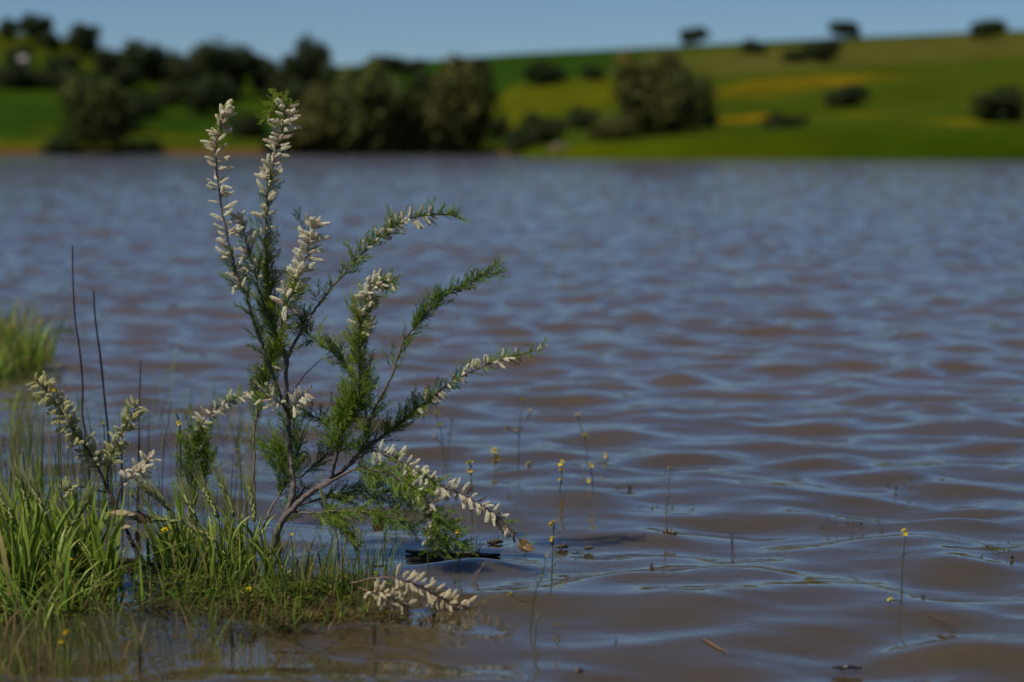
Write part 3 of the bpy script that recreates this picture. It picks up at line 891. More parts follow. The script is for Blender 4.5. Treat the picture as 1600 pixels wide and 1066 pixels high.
branch(sap, [(166, 770, 0), (142, 763, -.02), (118, 762, -.03), (98, 768, -.03)], 0.0014, 0.0008, barkc=DKB,
       spikes=[(1.6, 2.9, 16, 17, 'sapling', 0.1)], leaves=[(1.5, 2.9, 10, 22, 'lime', 0)], Yb=YB)

sp_base = on_water(650, 952)
spray = thing('fallen_spray', sp_base, 'cream flower spray bowing into the water in front of the shrub', 'branch')
YP = sp_base.y
branch(spray, [(548, 912, .06), (585, 904, .03), (620, 904, .0), (650, 913, 0), (675, 926, 0), (700, 940, 0), (735, 951, 0)], 0.0022, 0.0010, barkc=(0.16, 0.10, 0.07),
       spikes=[(1.9, 5.9, 38, 20, 'wet', 0.7)], Yb=YP)
branch(spray, [(560, 918, .05), (578, 925, 0), (597, 926, 0), (612, 938, 0), (640, 949, 0)], 0.0016, 0.0009, barkc=(0.16, 0.10, 0.07),
       spikes=[(0.9, 3.9, 22, 19, 'wet', 0.2)], Yb=YP)

# ------------------------------------------------------------------ dry stalks
def stalk(ctrl, base, r, c, label, side=()):
    b = on_water(*base)
    t = thing('dry_stalk', b, label, 'stalk', 'bare dry stalks')
    pts = [at(x, y, b.y) for x, y in ctrl] + [Vector((b.x, b.y, -0.06))]
    s, _ = catmull(pts, 6)
    m = MB(b); tube(m, s, lambda t: r * (0.55 + 0.45 * t), c, 6, 0.15)
    m.build('stem', M_DRY, t)
    for a in side:
        m = MB(b); q = [at(x, y, b.y) for x, y in a]
        s2, _ = catmull(q, 5)
        tube(m, s2, lambda t: r * 0.5 * (1 - 0.5 * t), c, 5)
        m.build('twig', M_DRY, t)
stalk([(113, 383), (114, 440), (117, 495), (124, 545), (129, 600), (129, 650), (136, 700)], (143, 800), 0.0030, (0.060, 0.040, 0.034), 'tallest bare dark stalk, wavy, left of the straight one')
stalk([(146, 454), (149, 500), (157, 560), (164, 630), (170, 690)], (178, 800), 0.0032, (0.030, 0.026, 0.026), 'straight dark stalk leaning between the wavy stalk and the short one')
stalk([(220, 562), (218, 620), (217, 690)], (216, 790), 0.0026, (0.060, 0.040, 0.034), 'shortest of the three bare stalks, behind the small tamarisk')
stalk([(275, 646), (279, 655), (281, 664), (282, 700)], (285, 812), 0.0026, (0.012, 0.010, 0.010), 'black broken stalk tip standing over a yellow flower', ())
stalk([(268, 628), (262, 665), (256, 700)], (250, 800), 0.0012, (0.04, 0.03, 0.03), 'thin forked dry stem beside the black stalk tip', [[(258, 690), (264, 705), (268, 735)], [(262, 668), (268, 675), (269, 682)]])
stalk([(189, 700), (190, 720), (190, 760)], (192, 830), 0.0028, (0.02, 0.015, 0.015), 'short black stub in the reeds behind the small tamarisk')

# ------------------------------------------------------------------ grass
def blade(mb, p, h, w, lean, c0, c1, seg=5, vee=True, droop=0.0, face=None):
    a = R.uniform(0, math.pi) if face is None else face
    side = Vector((math.cos(a), math.sin(a), 0))
    nrm = Vector((-side.y, side.x, 0))
    vs, cs = [], []
    for i in range(seg + 1):
        s = i / seg
        q = p + Vector((0, 0, h * (s - droop * s ** 3))) + lean * s ** 1.8
        ww = w * 0.5 * (0.8 + 0.35 * math.sin(s * 2.2)) * max(0.03, (1 - s ** 2.4))
        c = mixc(c0, c1, s)
        vs += [q - side * ww, q + nrm * ww * 0.55, q + side * ww] if vee else [q - side * ww, q + side * ww]
        cs += [c] * (3 if vee else 2)
    k = 3 if vee else 2
    fs = []
    for i in range(seg):
        for j in range(k - 1):
            fs.append((i * k + j, i * k + j + 1, (i + 1) * k + j + 1, (i + 1) * k + j))
    mb.add(vs, fs, cs)

G0, G1, G2, GS = (0.055, 0.110, 0.014), (0.215, 0.320, 0.028), (0.42, 0.47, 0.10), (0.36, 0.29, 0.11)
def patch(name, region, n, hpx, wmm, lean, label, tone=0.5, straw=0.08, vee=True, spread=0.35, droop=0.15, clump=0, dim=1.0):
    """blades rooted at random pixels of region = list of (px, py, rx, ry, weight)"""
    mb = MB()
    wts = [r[4] for r in region]
    cl = []
    for _ in range(max(1, clump)):
        r = R.choices(region, wts)[0]
        cl.append((r[0] + r[2] * R.gauss(0, .6), r[1] + r[3] * R.uniform(-1, 1), R.uniform(-1, 1), R.uniform(.75, 1.15)))
    for i in range(n):
        if clump:
            q = R.choice(cl); px, py, la, hk = q[0] + R.gauss(0, 5), q[1] + R.gauss(0, 3), q[2], q[3]
        else:
            r = R.choices(region, wts)[0]; px, py, la, hk = r[0] + r[2] * R.gauss(0, .6), r[1] + r[3] * R.gauss(0, .6), 0, 1
        p = on_water(px, py); p.z = -0.03
        s = p.y / FPX
        h = (hpx[0] + (hpx[1] - hpx[0]) * R.random() ** 1.5) * s * hk + 0.03
        m = R.random() ** (1.5 - tone)
        c0 = jit(mixc(G0, G1, m), 0.2); c1 = jit(mixc(G1, G2, m * m), 0.2)
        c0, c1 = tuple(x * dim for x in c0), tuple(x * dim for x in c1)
        if R.random() < straw * 1.6: c0, c1 = jit((0.20, 0.14, 0.05)), jit(GS)
        dr = droop * R.random() * 2
        if R.random() < 0.13: dr = R.uniform(0.6, 1.1)
        ln = Vector((lean * h + la * 0.18 * h + R.gauss(0, spread) * h, R.gauss(0, spread) * h * 0.7, 0))
        blade(mb, p, h, wmm * 0.001 * R.uniform(0.5, 1.2), ln, c0, c1, 5, vee, dr)
    o = mb.build(name, M_GRASS)
    return setp(o, label, 'grass', kind='stuff')

patch('grass', [(30, 905, 75, 35, 3), (75, 930, 75, 22, 2), (120, 900, 40, 20, 1)], 520, (80, 230), 10.5, -0.10, 'tall bright green grass at the left edge of the shore', 0.6, 0.05, True, 0.20, 0.2, 42)
patch('grass', [(60, 925, 100, 30, 1)], 520, (40, 120), 6, 0.0, 'short tangled grass at the foot of the left shore grass', 0.45, 0.12, True, 0.5, 0.3)
patch('grass', [(300, 885, 55, 20, 2), (370, 885, 50, 22, 2), (250, 880, 30, 15, 1)], 270, (40, 165), 8, -0.12, 'green grass tufts between the small tamarisk and the trunk', 0.65, 0.08, True, 0.25, 0.25, 30)
patch('grass', [(450, 905, 80, 22, 2), (540, 905, 55, 18, 1.4), (400, 900, 60, 20, 1)], 230, (20, 115), 4.0, 0.02, 'fine green grass under the tall shrub', 0.35, 0.08, False, 0.34, 0.25, dim=0.5)  # blade colour dimmed to paint in the shrub's shade
patch('grass', [(500, 920, 90, 16, 1), (590, 900, 30, 14, .4), (330, 930, 110, 18, .9)], 300, (25, 130), 2.6, 0.05, 'thin upright stems in front of the tall shrub', 0.3, 0.12, False, 0.18, 0.05, dim=0.7)  # this fringe carries some of the shrub's shade in its colour
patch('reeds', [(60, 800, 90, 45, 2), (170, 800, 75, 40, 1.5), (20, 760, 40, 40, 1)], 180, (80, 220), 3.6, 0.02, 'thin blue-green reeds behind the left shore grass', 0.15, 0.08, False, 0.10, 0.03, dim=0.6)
patch('reeds', [(300, 800, 60, 40, 1), (360, 820, 40, 30, 1)], 60, (60, 130), 2.6, 0.0, 'thin reeds behind the slender shoot', 0.3, 0.15, False, 0.10, 0.05)
patch('grass', [(15, 575, 42, 14, 3), (55, 572, 34, 10, 2)], 420, (50, 110), 9, 0.06, 'dense grass clump standing out in the water at far left', 0.55, 0.12, True, 0.22, 0.2, 16)
patch('reeds', [(25, 680, 40, 30, 1), (90, 650, 50, 40, .5)], 46, (60, 120), 4.5, 0.1, 'loose dark stems below the far left grass clump', 0.15, 0.3, False, 0.25, 0.05)
patch('reeds', [(330, 680, 70, 14, 1), (380, 690, 30, 10, .6), (270, 660, 40, 30, .4)], 90, (30, 110), 3.2, 0.0, 'sparse blurred grass stems in the water behind the shoot', 0.35, 0.35, False, 0.22, 0.1)
patch('reeds', [(75, 530, 30, 10, 1), (110, 520, 40, 12, .5)], 22, (40, 110), 3.5, 0.0, 'few lone stems right of the far left grass clump', 0.3, 0.3, False, 0.10, 0.05)
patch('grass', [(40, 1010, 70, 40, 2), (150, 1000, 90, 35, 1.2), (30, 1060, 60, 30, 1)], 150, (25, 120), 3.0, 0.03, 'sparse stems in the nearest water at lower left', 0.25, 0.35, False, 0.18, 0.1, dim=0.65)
patch('grass', [(260, 1000, 110, 40, .5), (430, 965, 140, 26, 1.2), (560, 960, 60, 18, .5)], 170, (12, 75), 2.6, 0.0, 'few short stems poking out of the nearest water', 0.2, 0.3, False, 0.22, 0.05)

# floating weed mat: small leaves lying on the water
def weed(region, n, label, s0, s1, cols):
    mb = MB()
    wts = [r[4] for r in region]
    for i in range(n):
        r = R.choices(region, wts)[0]
        a, q = R.uniform(0, 6.28), abs(R.gauss(0, 0.62))
        p = on_water(r[0] + r[2] * q * math.cos(a), r[1] + r[3] * q * math.sin(a))
        p.z = wave_z(p.x, p.y) + R.uniform(0.001, 0.010)
        s = R.uniform(s0, s1)
        t = R.uniform(0, 6.28)
        d = Vector((math.cos(t), math.sin(t), R.uniform(-.2, .8))).normalized()
        u = d.cross(Vector((0, 0, 1))).normalized() * s * R.uniform(.16, .4)
        c = jit(R.choice(cols), .25)
        up = Vector((0, 0, s * 0.12))
        mb.add([p - d * s, p + u + up, p + d * s, p - u + up], [(0, 1, 2), (0, 2, 3)], c)
    return setp(mb.build('water_weed', M_WEED, None, False), label, 'water weed', kind='stuff')
WC = [(0.065, 0.115, 0.011), (0.115, 0.165, 0.016), (0.045, 0.065, 0.010), (0.13, 0.11, 0.02)]
weed([(320, 912, 110, 22, 2), (440, 925, 150, 22, 3), (260, 890, 60, 16, 1), (540, 925, 60, 14, .6)], 2900, 'mat of green floating weed around the foot of the shrub', 0.004, 0.014, WC)
weed([(480, 958, 130, 24, 2), (400, 945, 110, 16, 1), (590, 960, 60, 12, .4)], 1700, 'olive drowned weed in front of the green mat', 0.004, 0.012, [(0.09, 0.075, 0.015), (0.06, 0.06, 0.012), (0.13, 0.08, 0.02)])
weed([(440, 985, 190, 20, 2), (250, 960, 120, 16, 1), (620, 975, 60, 10, .4)], 700, 'loose drowned leaves drifting out from the weed mat', 0.004, 0.012, [(0.05, 0.045, 0.012), (0.04, 0.045, 0.01), (0.09, 0.055, 0.015)])
weed([(60, 945, 110, 16, 1)], 900, 'floating weed under the left shore grass', 0.004, 0.013, WC)
weed([(15, 590, 70, 8, 1), (100, 520, 40, 5, .2)], 300, 'weed floating round the far left grass clump', 0.010, 0.025, WC)
weed([(985, 762, 22, 4, 1), (1340, 820, 60, 8, 1.5), (1240, 740, 40, 4, .5), (1570, 870, 40, 10, 1), (1040, 790, 60, 6, .5), (1420, 755, 60, 6, .5), (900, 860, 70, 10, .8), (1330, 905, 40, 6, .3)], 130, 'specks of green weed scattered over the open water', 0.004, 0.012, [(0.10, 0.11, 0.05), (0.06, 0.07, 0.03)])

# ------------------------------------------------------------------ wild barley
def barley(ctrl, base, head, label, hl=0.055, pale=0.5):
    hl *= 1.45; pale = min(1, pale + 0.2)
    b = on_water(*base)
    t = thing('barley_stalk', b, label, 'barley', 'green barley ears in the shore grass')
    pts = [Vector((b.x, b.y, -0.04))] + [at(x, y, b.y) for x, y in ctrl]
    s, _ = catmull(pts, 6)
    m = MB(b); tube(m, s, lambda q: 0.0022 - 0.0009 * q, (0.10, 0.16, 0.03), 5); m.build('stem', M_GRASS, t)
    tip = pts[-1]; d = (at(*head, b.y) - tip).normalized()
    m = MB(b)
    n = 22
    cA, cB = mixc((0.19, 0.27, 0.045), (0.40, 0.40, 0.15), pale), mixc((0.30, 0.36, 0.09), (0.52, 0.50, 0.27), pale)
    u, v = perp(d)
    for i in range(n):
        f = i / n
        q = tip + d * hl * f + Vector((0, 0, -hl * 0.25 * f * f))
        a = (i % 2) * math.pi + R.uniform(-.6, .6)
        e = (d + (u * math.cos(a) + v * math.sin(a)) * 0.42).normalized()
        g0, g1 = q, q + e * 0.017
        w1, w2 = perp(e)
        w = 0.0042
        c = jit(cA)
        m.add([g0, g0.lerp(g1, .45) + w1 * w, g0.lerp(g1, .45) + w2 * w, g0.lerp(g1, .45) - w1 * w, g0.lerp(g1, .45) - w2 * w, g1],
              [(0, 2, 1), (0, 3, 2), (0, 4, 3), (0, 1, 4), (5, 1, 2), (5, 2, 3), (5, 3, 4), (5, 4, 1)], c)
    hd = m.build('seed_head', M_GRASS, t)
    m = MB(b)
    for i in range(n * 3):
        f = (i / 3) / n
        q = tip + d * hl * f + Vector((0, 0, -hl * 0.25 * f * f))
        e = (d + randdir() * 0.20).normalized()
        spine(m, q, q + e * R.uniform(0.04, 0.085), 0.0010, jit(cA), jit(cB))
    aw = m.build('awns', M_GRASS, hd, False); aw['kind'] = 'stuff'
    for k in range(2):
        i = 2 + k * 3
        p = s[min(i, len(s) - 3)]
        m = MB(b)
        L = R.uniform(0.06, 0.11)
        blade(m, p, L, 0.007, Vector((R.uniform(-1, 1) * L * .6, R.uniform(-.4, .4) * L, 0)), jit(G1), jit(G2), 5, True, 0.3)
        m.build('leaf', M_GRASS, t)
barley([(282, 845), (270, 800)], (290, 895), (238, 765), 'barley ear bowing furthest left over the gap, tan on top', 0.050, 0.55)
barley([(290, 850), (281, 818)], (298, 900), (240, 806), 'barley ear just under the tan-topped one, pointing left', 0.05, 0.35)
barley([(312, 850), (308, 820)], (316, 905), (296, 785), 'upright pale barley ear right of the bowing ones', 0.045, 0.5)
barley([(345, 848), (342, 812)], (350, 900), (326, 772), 'barley ear leaning left midway to the trunk', 0.05, 0.3)
barley([(360, 850), (366, 810)], (356, 902), (352, 766), 'feathery green barley ear beside the pale twig stem', 0.055, 0.25)
barley([(398, 850), (398, 818)], (402, 902), (392, 762), 'barley ear standing at the foot of the pale twig stem', 0.055, 0.5)
barley([(330, 852), (342, 850)], (318, 905), (308, 822), 'dry bristly barley ear hanging among green blades', 0.035, 0.95)
barley([(30, 860), (24, 818)], (36, 930), (2, 770), 'broad pale barley ear at the left border', 0.06, 0.6)
barley([(52, 850), (46, 800)], (58, 930), (32, 752), 'barley ear second from the left border', 0.05, 0.35)
barley([(80, 860), (74, 812)], (86, 932), (62, 780), 'barley ear in the middle of the left shore grass', 0.045, 0.55)
barley([(105, 866), (112, 826)], (100, 930), (128, 790), 'barley ear leaning right at the edge of the left shore grass', 0.045, 0.3)
barley([(22, 560), (24, 520)], (20, 585), (26, 492), 'pale ear over the far left grass clump', 0.06, 0.7)
barley([(38, 560), (39, 525)], (37, 585), (40, 488), 'slim ear at the top right of the far left grass clump', 0.06, 0.6)

# ------------------------------------------------------------------ yellow wildflowers
def blossom_mesh(seed, c, dome=True, k=6):
    r = random.Random(seed)
    mb = MB()
    for i in range(k):
        a = i * 2.4; q = 0.62 * math.sqrt(i / k)
        cen = Vector((q * math.cos(a) * .8, q * math.sin(a) * .8, 0.75 - 1.5 * q * q + r.uniform(-.2, .2)))
        n = (cen + Vector((0, 0, 0.25)) + randdir(r) * .2).normalized()
        u, v = perp(n)
        spine(mb, Vector((0, 0, -0.5)), cen, 0.06, (0.10, 0.15, 0.03), (0.14, 0.17, 0.03))
        for p in range(4):
            t = p * 1.571 + r.uniform(-.2, .2)
            d = u * math.cos(t) + v * math.sin(t); e = u * -math.sin(t) + v * math.cos(t)
            cc = jit(c, .12, r)
            mb.add([cen, cen + d * .26 + e * .2 + n * .10, cen + d * .48 + n * .07, cen + d * .26 - e * .2 + n * .10], [(0, 1, 2), (0, 2, 3)], cc)
        spine(mb, cen, cen + n * 0.16, 0.07, mixc(c, (0.2, 0.2, 0.02), .5), c)
    return mb.mesh('blossom', M_PETAL, False)
YEL, TAN = (0.80, 0.60, 0.010), (0.48, 0.38, 0.17)
BLO = {'y': [blossom_mesh(s, YEL) for s in (70, 71, 72)], 't': [blossom_mesh(s, TAN, k=5) for s in (73, 74)], 'g': [blossom_mesh(s, (0.38, 0.36, 0.03)) for s in (75, 76)]}
def wildflower(stems, base, blossoms, label, c=(0.11, 0.13, 0.045), r=0.0011, Y=None, debris=None):
    b = on_water(*base)
    if Y: b = Vector((at(base[0], base[1], Y).x, Y, 0.0))
    t = thing('yellow_wildflower', b, label, 'flower', 'yellow wildflowers standing in the lake')
    for i, st in enumerate(stems):
        pts = [at(x, y, b.y) for x, y in st]
        if i == 0: pts.append(Vector((b.x, b.y, -0.05)))
        s, _ = catmull(pts, 6)
        m = MB(b); tube(m, s, lambda q: r * (0.7 + .5 * q), c, 5, 0.1); m.build('stem', M_GRASS, t)
        if i == 0 and len(s) > 10:
            for k in (len(s) // 3, len(s) // 2):
                L = R.uniform(0.010, 0.020)
                m = MB(b); blade(m, s[k], L * 0.8, 0.0035, Vector((R.uniform(-1, 1) * L, R.uniform(-.6, .6) * L, 0)), jit(c), jit((0.10, 0.15, 0.03)), 3, True, 0.2)
                m.build('leaf', M_GRASS, t)
    for (x, y, px, st) in blossoms:
        o = put('blossom', R.choice(BLO[st]), t)
        o.location = at(x, y, b.y + R.uniform(-.004, .004)) - b
        k = px * b.y / FPX * 1.18
        o.scale = (k, k, k)
        o.rotation_euler = (R.uniform(-.4, .4), R.uniform(-.4, .4), R.uniform(0, 6.28))
    return t
wildflower([[(865, 824), (864, 845), (863, 870)]], (861, 905), [(865, 822, 9, 'y'), (864, 845, 7, 'y')], 'bright two-tiered yellow flower right of the drooping branch tip')
wildflower([[(1415, 838), (1411, 870), (1409, 915)], [(1409, 944), (1403, 938), (1394, 939)]], (1409, 952), [(1415, 836, 8, 'y'), (1391, 939, 6, 'y')], 'yellow flower on a tall thin stem standing furthest right')
wildflower([[(1047, 735), (1044, 770), (1041, 800)]], (1042, 834), [(1047, 733, 4.5, 'g')], 'pale bare stem with a closed bud alone in the open water', (0.22, 0.19, 0.12))
wildflower([[(878, 730), (878, 750), (874, 770)]], (871, 782), [(878, 729, 8, 'y'), (877, 738, 6, 'y'), (876, 752, 5.5, 'y')], 'yellow flower in line below the two tan-budded stems', (0.07, 0.08, 0.04))
wildflower([[(924, 730), (925, 745), (927, 760)]], (930, 772), [(924, 731, 7, 'y'), (921, 753, 6, 'y')], 'yellow flower with dark stem at the foot of the leaning pale stem', (0.06, 0.07, 0.04))
wildflower([[(904, 652), (909, 672), (915, 690)]], (920, 728), [(904, 651, 6, 't'), (914, 682, 6, 'g')], 'leaning pale stem with faded buds, back of the right flower group', (0.16, 0.15, 0.08))
wildflower([[(773, 708), (773, 720), (773, 726)]], (773, 732), [(773, 708, 7, 'y'), (774, 718, 8, 'y'), (773, 724, 6, 'y')], 'short blurred yellow bloom barely above the water')
wildflower([[(735, 728), (736, 745), (737, 768)], [(737, 768), (740, 762), (741, 758)]], (738, 815), [(735, 727, 8, 'g'), (736, 739, 7, 'y'), (740, 760, 4, 'g')], 'greenish yellow flower rising over the drooping white branch')
wildflower([[(682, 650), (687, 668), (692, 695)], [(692, 700), (687, 690), (680, 684)]], (697, 722), [(682, 649, 6, 'g'), (687, 667, 7, 'g'), (680, 684, 5, 't')], 'left stem of the faint pair beside the long lower arm', (0.09, 0.10, 0.06))
wildflower([[(706, 660), (704, 680), (700, 700)]], (698, 718), [(706, 660, 5, 't'), (700, 680, 3, 'g')], 'right stem of the faint pair beside the long lower arm', (0.16, 0.15, 0.11))
wildflower([[(818, 628), (813, 660), (811, 690)], [(812, 672), (821, 660), (828, 646)], [(811, 680), (801, 674), (793, 672)]], (808, 738), [(818, 627, 6, 'g'), (828, 645, 6, 't'), (792, 672, 6, 't'), (808, 675, 6, 't')], 'branching faded stem with four buds, tallest behind the lower arm tip', (0.11, 0.11, 0.06))
wildflower([[(827, 728), (827, 731)]], (827, 738), [(827, 728, 6.5, 't')], 'single brownish bloom floating low right of the four-bud stem')
wildflower([[(948, 714), (948, 719)]], (949, 724), [(948, 714, 6, 'y')], 'single low yellow bloom right of the leaning pale stem')
wildflower([[(853, 870), (847, 900), (834, 935)], [(833, 940), (818, 940), (799, 930)]], (826, 985), [(853, 870, 5, 't'), (847, 902, 4, 'g'), (797, 929, 4.5, 'g')], 'faded thin plant leaning right in front of the bright flower', (0.13, 0.13, 0.04))
wildflower([[(842, 964), (838, 978)]], (831, 1006), [(842, 962, 4, 'g')], 'short green bud stem at the foot of the faded leaning plant')
wildflower([[(281, 668), (278, 680), (277, 720)]], (284, 815), [(281, 664, 6, 'y'), (278, 681, 4, 'g'), (276, 693, 3.5, 'g')], 'yellow flower under the black broken stalk tip')
wildflower([[(371, 705), (375, 720), (377, 760)]], (378, 850), [(371, 704, 4, 'g')], 'single yellow bud on a thin stem left of the pale twig stem')
wildflower([[(387, 765), (386, 800)]], (388, 880), [(387, 764, 6, 'y')], 'yellow bloom touching the foot of the pale twig stem')
wildflower([[(259, 832), (262, 850)]], (264, 890), [(259, 832, 9, 'y')], 'large yellow bloom beneath the bowing barley ears')
wildflower([[(162, 663), (163, 700)]], (165, 800), [(162, 663, 5, 'g')], 'greenish bloom beside the straight dark stalk')
wildflower([[(84, 613), (92, 640)]], (100, 830), [(84, 612, 6, 'y')], 'small yellow bloom against the small tamarisk tip', Y=YB - 0.05)
wildflower([[(216, 757), (214, 790)], [(214, 785), (209, 778), (206, 774)]], (216, 850), [(216, 757, 6, 'y'), (207, 775, 6, 'g')], 'pair of yellow blooms right of the small tamarisk')
wildflower([[(110, 878), (112, 900)]], (113, 930), [(110, 878, 6, 'y')], 'yellow bloom deep in the left shore grass')
wildflower([[(105, 992), (102, 1015)], [(102, 1010), (98, 1008), (96, 1006)]], (100, 1050), [(105, 992, 8, 'y'), (96, 1006, 6, 'y')], 'yellow bloom nearest the camera at lower left')
wildflower([[(455, 838), (457, 860)]], (460, 900), [(455, 838, 5, 'y')], 'yellow bloom at the base of the trunk')
wildflower([[(389, 923), (390, 930)]], (391, 938), [(389, 922, 5, 'y')], 'yellow bloom lying on the weed mat')
wildflower([[(716, 834), (712, 850)]], (708, 868), [(716, 834, 6, 'y')], 'yellow bloom caught in the drooping dark foliage', Y=Y0 - 0.16)
wildflower([[(667, 838), (668, 852)]], (670, 868), [(667, 838, 6, 'y')], 'pale yellow bloom left of the hanging branch end', Y=Y0 - 0.17)
wildflower([[(20, 512), (20, 540)]], (20, 580), [(20, 511, 6, 'y')], 'orange yellow bloom on the far left grass clump')
wildflower([[(64, 505), (66, 540)]], (67, 575), [(64, 505, 6, 't')], 'pale round bloom at the right of the far left grass clump')
wildflower([[(93, 574), (93, 590)]], (93, 615), [(93, 574, 5, 'g')], 'faint bud on a stem between the grass clump and the stalks')

# ------------------------------------------------------------------ debris on the water
def float_stick(pa, pb, r, c, name, label, cat, sag=0.0, up=0.004, mat=None, group=None, sides=7):
    a, b = on_water(*pa), on_water(*pb)
    pts = []
    for i in range(7):
        q = a.lerp(b, i / 6)
        q.z = wave_z(q.x, q.y) * 0.6 + up + R.uniform(-1, 1) * r * .3
        pts.append(q)
    mb = MB(a); s, _ = catmull(pts, 3)
    tube(mb, s, lambda t: r * (0.25 + 0.75 * math.sin(math.pi * min(1, max(0, 0.12 + .80 * t)))), c, sides, 0.15)
    o = mb.build(name, mat or M_WET); o.location = a
    return setp(o, label, cat, group)
float_stick((634, 863), (782, 868), 0.0065, (0.030, 0.017, 0.012), 'driftwood', 'dark wet driftwood floating behind the hanging branch end', 'driftwood', up=0.003)
float_stick((150, 884), (226, 882), 0.008, (0.030, 0.015, 0.012), 'driftwood', 'reddish dark driftwood behind the left shore grass', 'driftwood', up=0.006)
float_stick((1300, 1040), (1348, 1041), 0.0035, (0.016, 0.014, 0.012), 'floating_twig', 'dark knobbly twig floating at the lower right', 'twig', group='twigs on the water')
float_stick((1098, 1006), (1138, 1026), 0.0022, (0.20, 0.12, 0.06), 'straw', 'tan straw drifting on the near brown wave', 'straw')
float_stick((1450, 968), (1500, 983), 0.0012, (0.08, 0.06, 0.04), 'straw', 'thin dark straw right of the furthest right flower', 'straw')
float_stick((582, 806), (600, 804), 0.010, (0.16, 0.10, 0.06), 'wood_chip', 'small brown chip floating under the lowest limb', 'wood chip', up=0.004)
float_stick((762, 847), (786, 845), 0.006, (0.11, 0.085, 0.045), 'drift_clump', 'flat brown weed clump left of the drooping branch tip', 'debris', up=0.003)
float_stick((870, 851), (888, 849), 0.005, (0.10, 0.085, 0.04), 'drift_clump', 'small brown clump right of the bright two-tiered flower', 'debris', up=0.002)
float_stick((912, 852), (928, 851), 0.004, (0.10, 0.07, 0.035), 'drift_clump', 'second brown clump further right of the bright flower', 'debris', up=0.002)
float_stick((1036, 833), (1058, 834), 0.006, (0.085, 0.07, 0.04), 'drift_clump', 'debris ring around the pale bare stem', 'debris', up=0.002)
float_stick((898, 1050), (910, 1050), 0.005, (0.05, 0.03, 0.02), 'drift_clump', 'dark speck floating at the bottom edge', 'debris', up=0.002)
def twiglet(base, ends, label, c=(0.045, 0.035, 0.028), r=0.0010, name='twig_tip'):
    b = on_water(*base)
    mb = MB(b)
    for e in ends:
        q = [Vector((b.x, b.y, -0.02)), at((base[0] + e[0]) / 2 + R.uniform(-1, 1), (base[1] + e[1]) / 2, b.y), at(e[0], e[1], b.y)]
        s, _ = catmull(q, 4)
        tube(mb, s, lambda t: r * (1.1 - .5 * t), c, 5)
    o = mb.build(name, M_DRY); o.location = b
    return setp(o, label, 'twig', 'twig tips breaking the surface')
twiglet((1018, 892), [(1014, 881), (1020, 879), (1023, 885), (1018, 880)], 'tangled brown twig tip alone in the middle of the open water', (0.09, 0.055, 0.03), 0.0012)
twiglet((1442, 940), [(1438, 927), (1446, 928), (1444, 930)], 'three-pronged twig tip right of the furthest right flower')
twiglet((1144, 842), [(1139, 832), (1146, 831), (1148, 836)], 'twig tip right of the pale bare stem')
twiglet((1133, 926), [(1126, 920), (1134, 915), (1142, 918), (1138, 922)], 'spread twig tip between the middle twig and the far right flower')
twiglet((963, 1012), [(963, 996), (962, 1000)], 'single straight dark tip in the near water')
twiglet((949, 945), [(949, 936)], 'tiny upright tip below the bright flower')
twiglet((735, 912), [(747, 890), (760, 876), (757, 882)], 'pale grey twig slanting right of the fallen spray', (0.20, 0.16, 0.13), 0.0011)
twiglet((585, 1000), [(583, 976), (586, 966)], 'dark stem tip left below the fallen spray', (0.04, 0.04, 0.02), 0.0016)
twiglet((743, 868), [(746, 836), (751, 846), (755, 848)], 'bare dark twig just right of the hanging branch end', (0.04, 0.035, 0.03), 0.0011)
twiglet((362, 1005), [(361, 982), (362, 988)], 'blackened stem tip below the weed mat', (0.02, 0.018, 0.014), 0.0026)
twiglet((218, 1040), [(219, 1004), (218, 1010)], 'blackened stem tip at lower left beside the yellow bloom', (0.03, 0.03, 0.018), 0.0026)

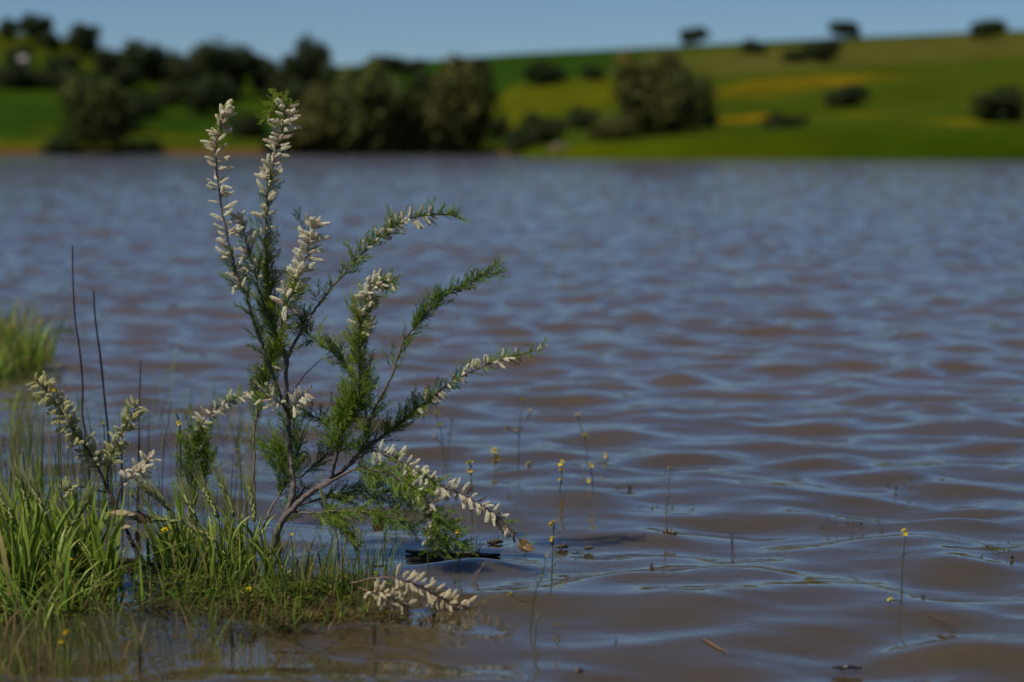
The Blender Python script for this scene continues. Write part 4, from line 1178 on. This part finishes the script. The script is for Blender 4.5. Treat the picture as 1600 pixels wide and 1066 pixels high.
def leaf_card(c_px, Y, L, W, ang, tilt, c, label, curl=0.25, name='dead_leaf', mat=None):
    ctr = at(c_px[0], c_px[1], Y)
    mb = MB()
    n = 8
    vs, cs, fs = [], [], []
    for i in range(n + 1):
        s = i / n - 0.5
        w = W * 0.5 * max(0.02, math.cos(s * math.pi)) ** 0.8
        for j, k in enumerate((-1, 0, 1)):
            vs.append(Vector((s * L, k * w, curl * W * (k * k) * 0.5 + 0.04 * L * math.cos(s * 3))))
            cs.append(jit(c, 0.1))
    for i in range(n):
        for j in range(2):
            fs.append((i * 3 + j, i * 3 + j + 1, (i + 1) * 3 + j + 1, (i + 1) * 3 + j))
    mb.add(vs, fs, cs)
    o = mb.build(name, mat or M_FLOWER)
    o.location = ctr
    o.rotation_euler = (tilt, ang, R.uniform(-.3, .3))
    so = o.modifiers.new('thick', 'SOLIDIFY'); so.thickness = 0.0006
    return setp(o, label, 'leaf', 'dead leaves')
leaf_card((192, 803), YB - .02, 0.056, 0.012, 0.05, 1.0, (0.33, 0.24, 0.15), 'pale tan dead leaf lying across the small tamarisk stem')
leaf_card((222, 808), YB, 0.030, 0.014, 1.0, 1.3, (0.10, 0.055, 0.035), 'dark brown curled leaf right of the pale tan leaf')
leaf_card((215, 840), YB, 0.034, 0.010, 1.45, 1.3, (0.22, 0.12, 0.07), 'reddish tan leaf hanging under the dark curled leaf')
leaf_card((194, 824), YB - .02, 0.030, 0.008, -0.1, 1.15, (0.36, 0.28, 0.17), 'narrow pale leaf below the pale tan leaf')
leaf_card((818, 853), Y0 - .125, 0.030, 0.024, 0.9, 1.0, (0.15, 0.09, 0.035), 'brown wet leaf clinging to the drooping branch tip', mat=M_WET)
leaf_card((826, 857), Y0 - .13, 0.024, 0.016, 0.4, 0.9, (0.20, 0.12, 0.05), 'tan wet scrap beside the brown leaf at the branch tip', mat=M_WET)
leaf_card((552, 846), Y0 - .085, 0.040, 0.012, 1.1, 1.2, (0.10, 0.075, 0.03), 'brown limp leaf hanging below the lowest limb', mat=M_WET)
leaf_card((508, 790), Y0 - .06, 0.095, 0.010, 1.25, 1.2, (0.32, 0.32, 0.12), 'long pale straw blade hung over the great limb', mat=M_GRASS)
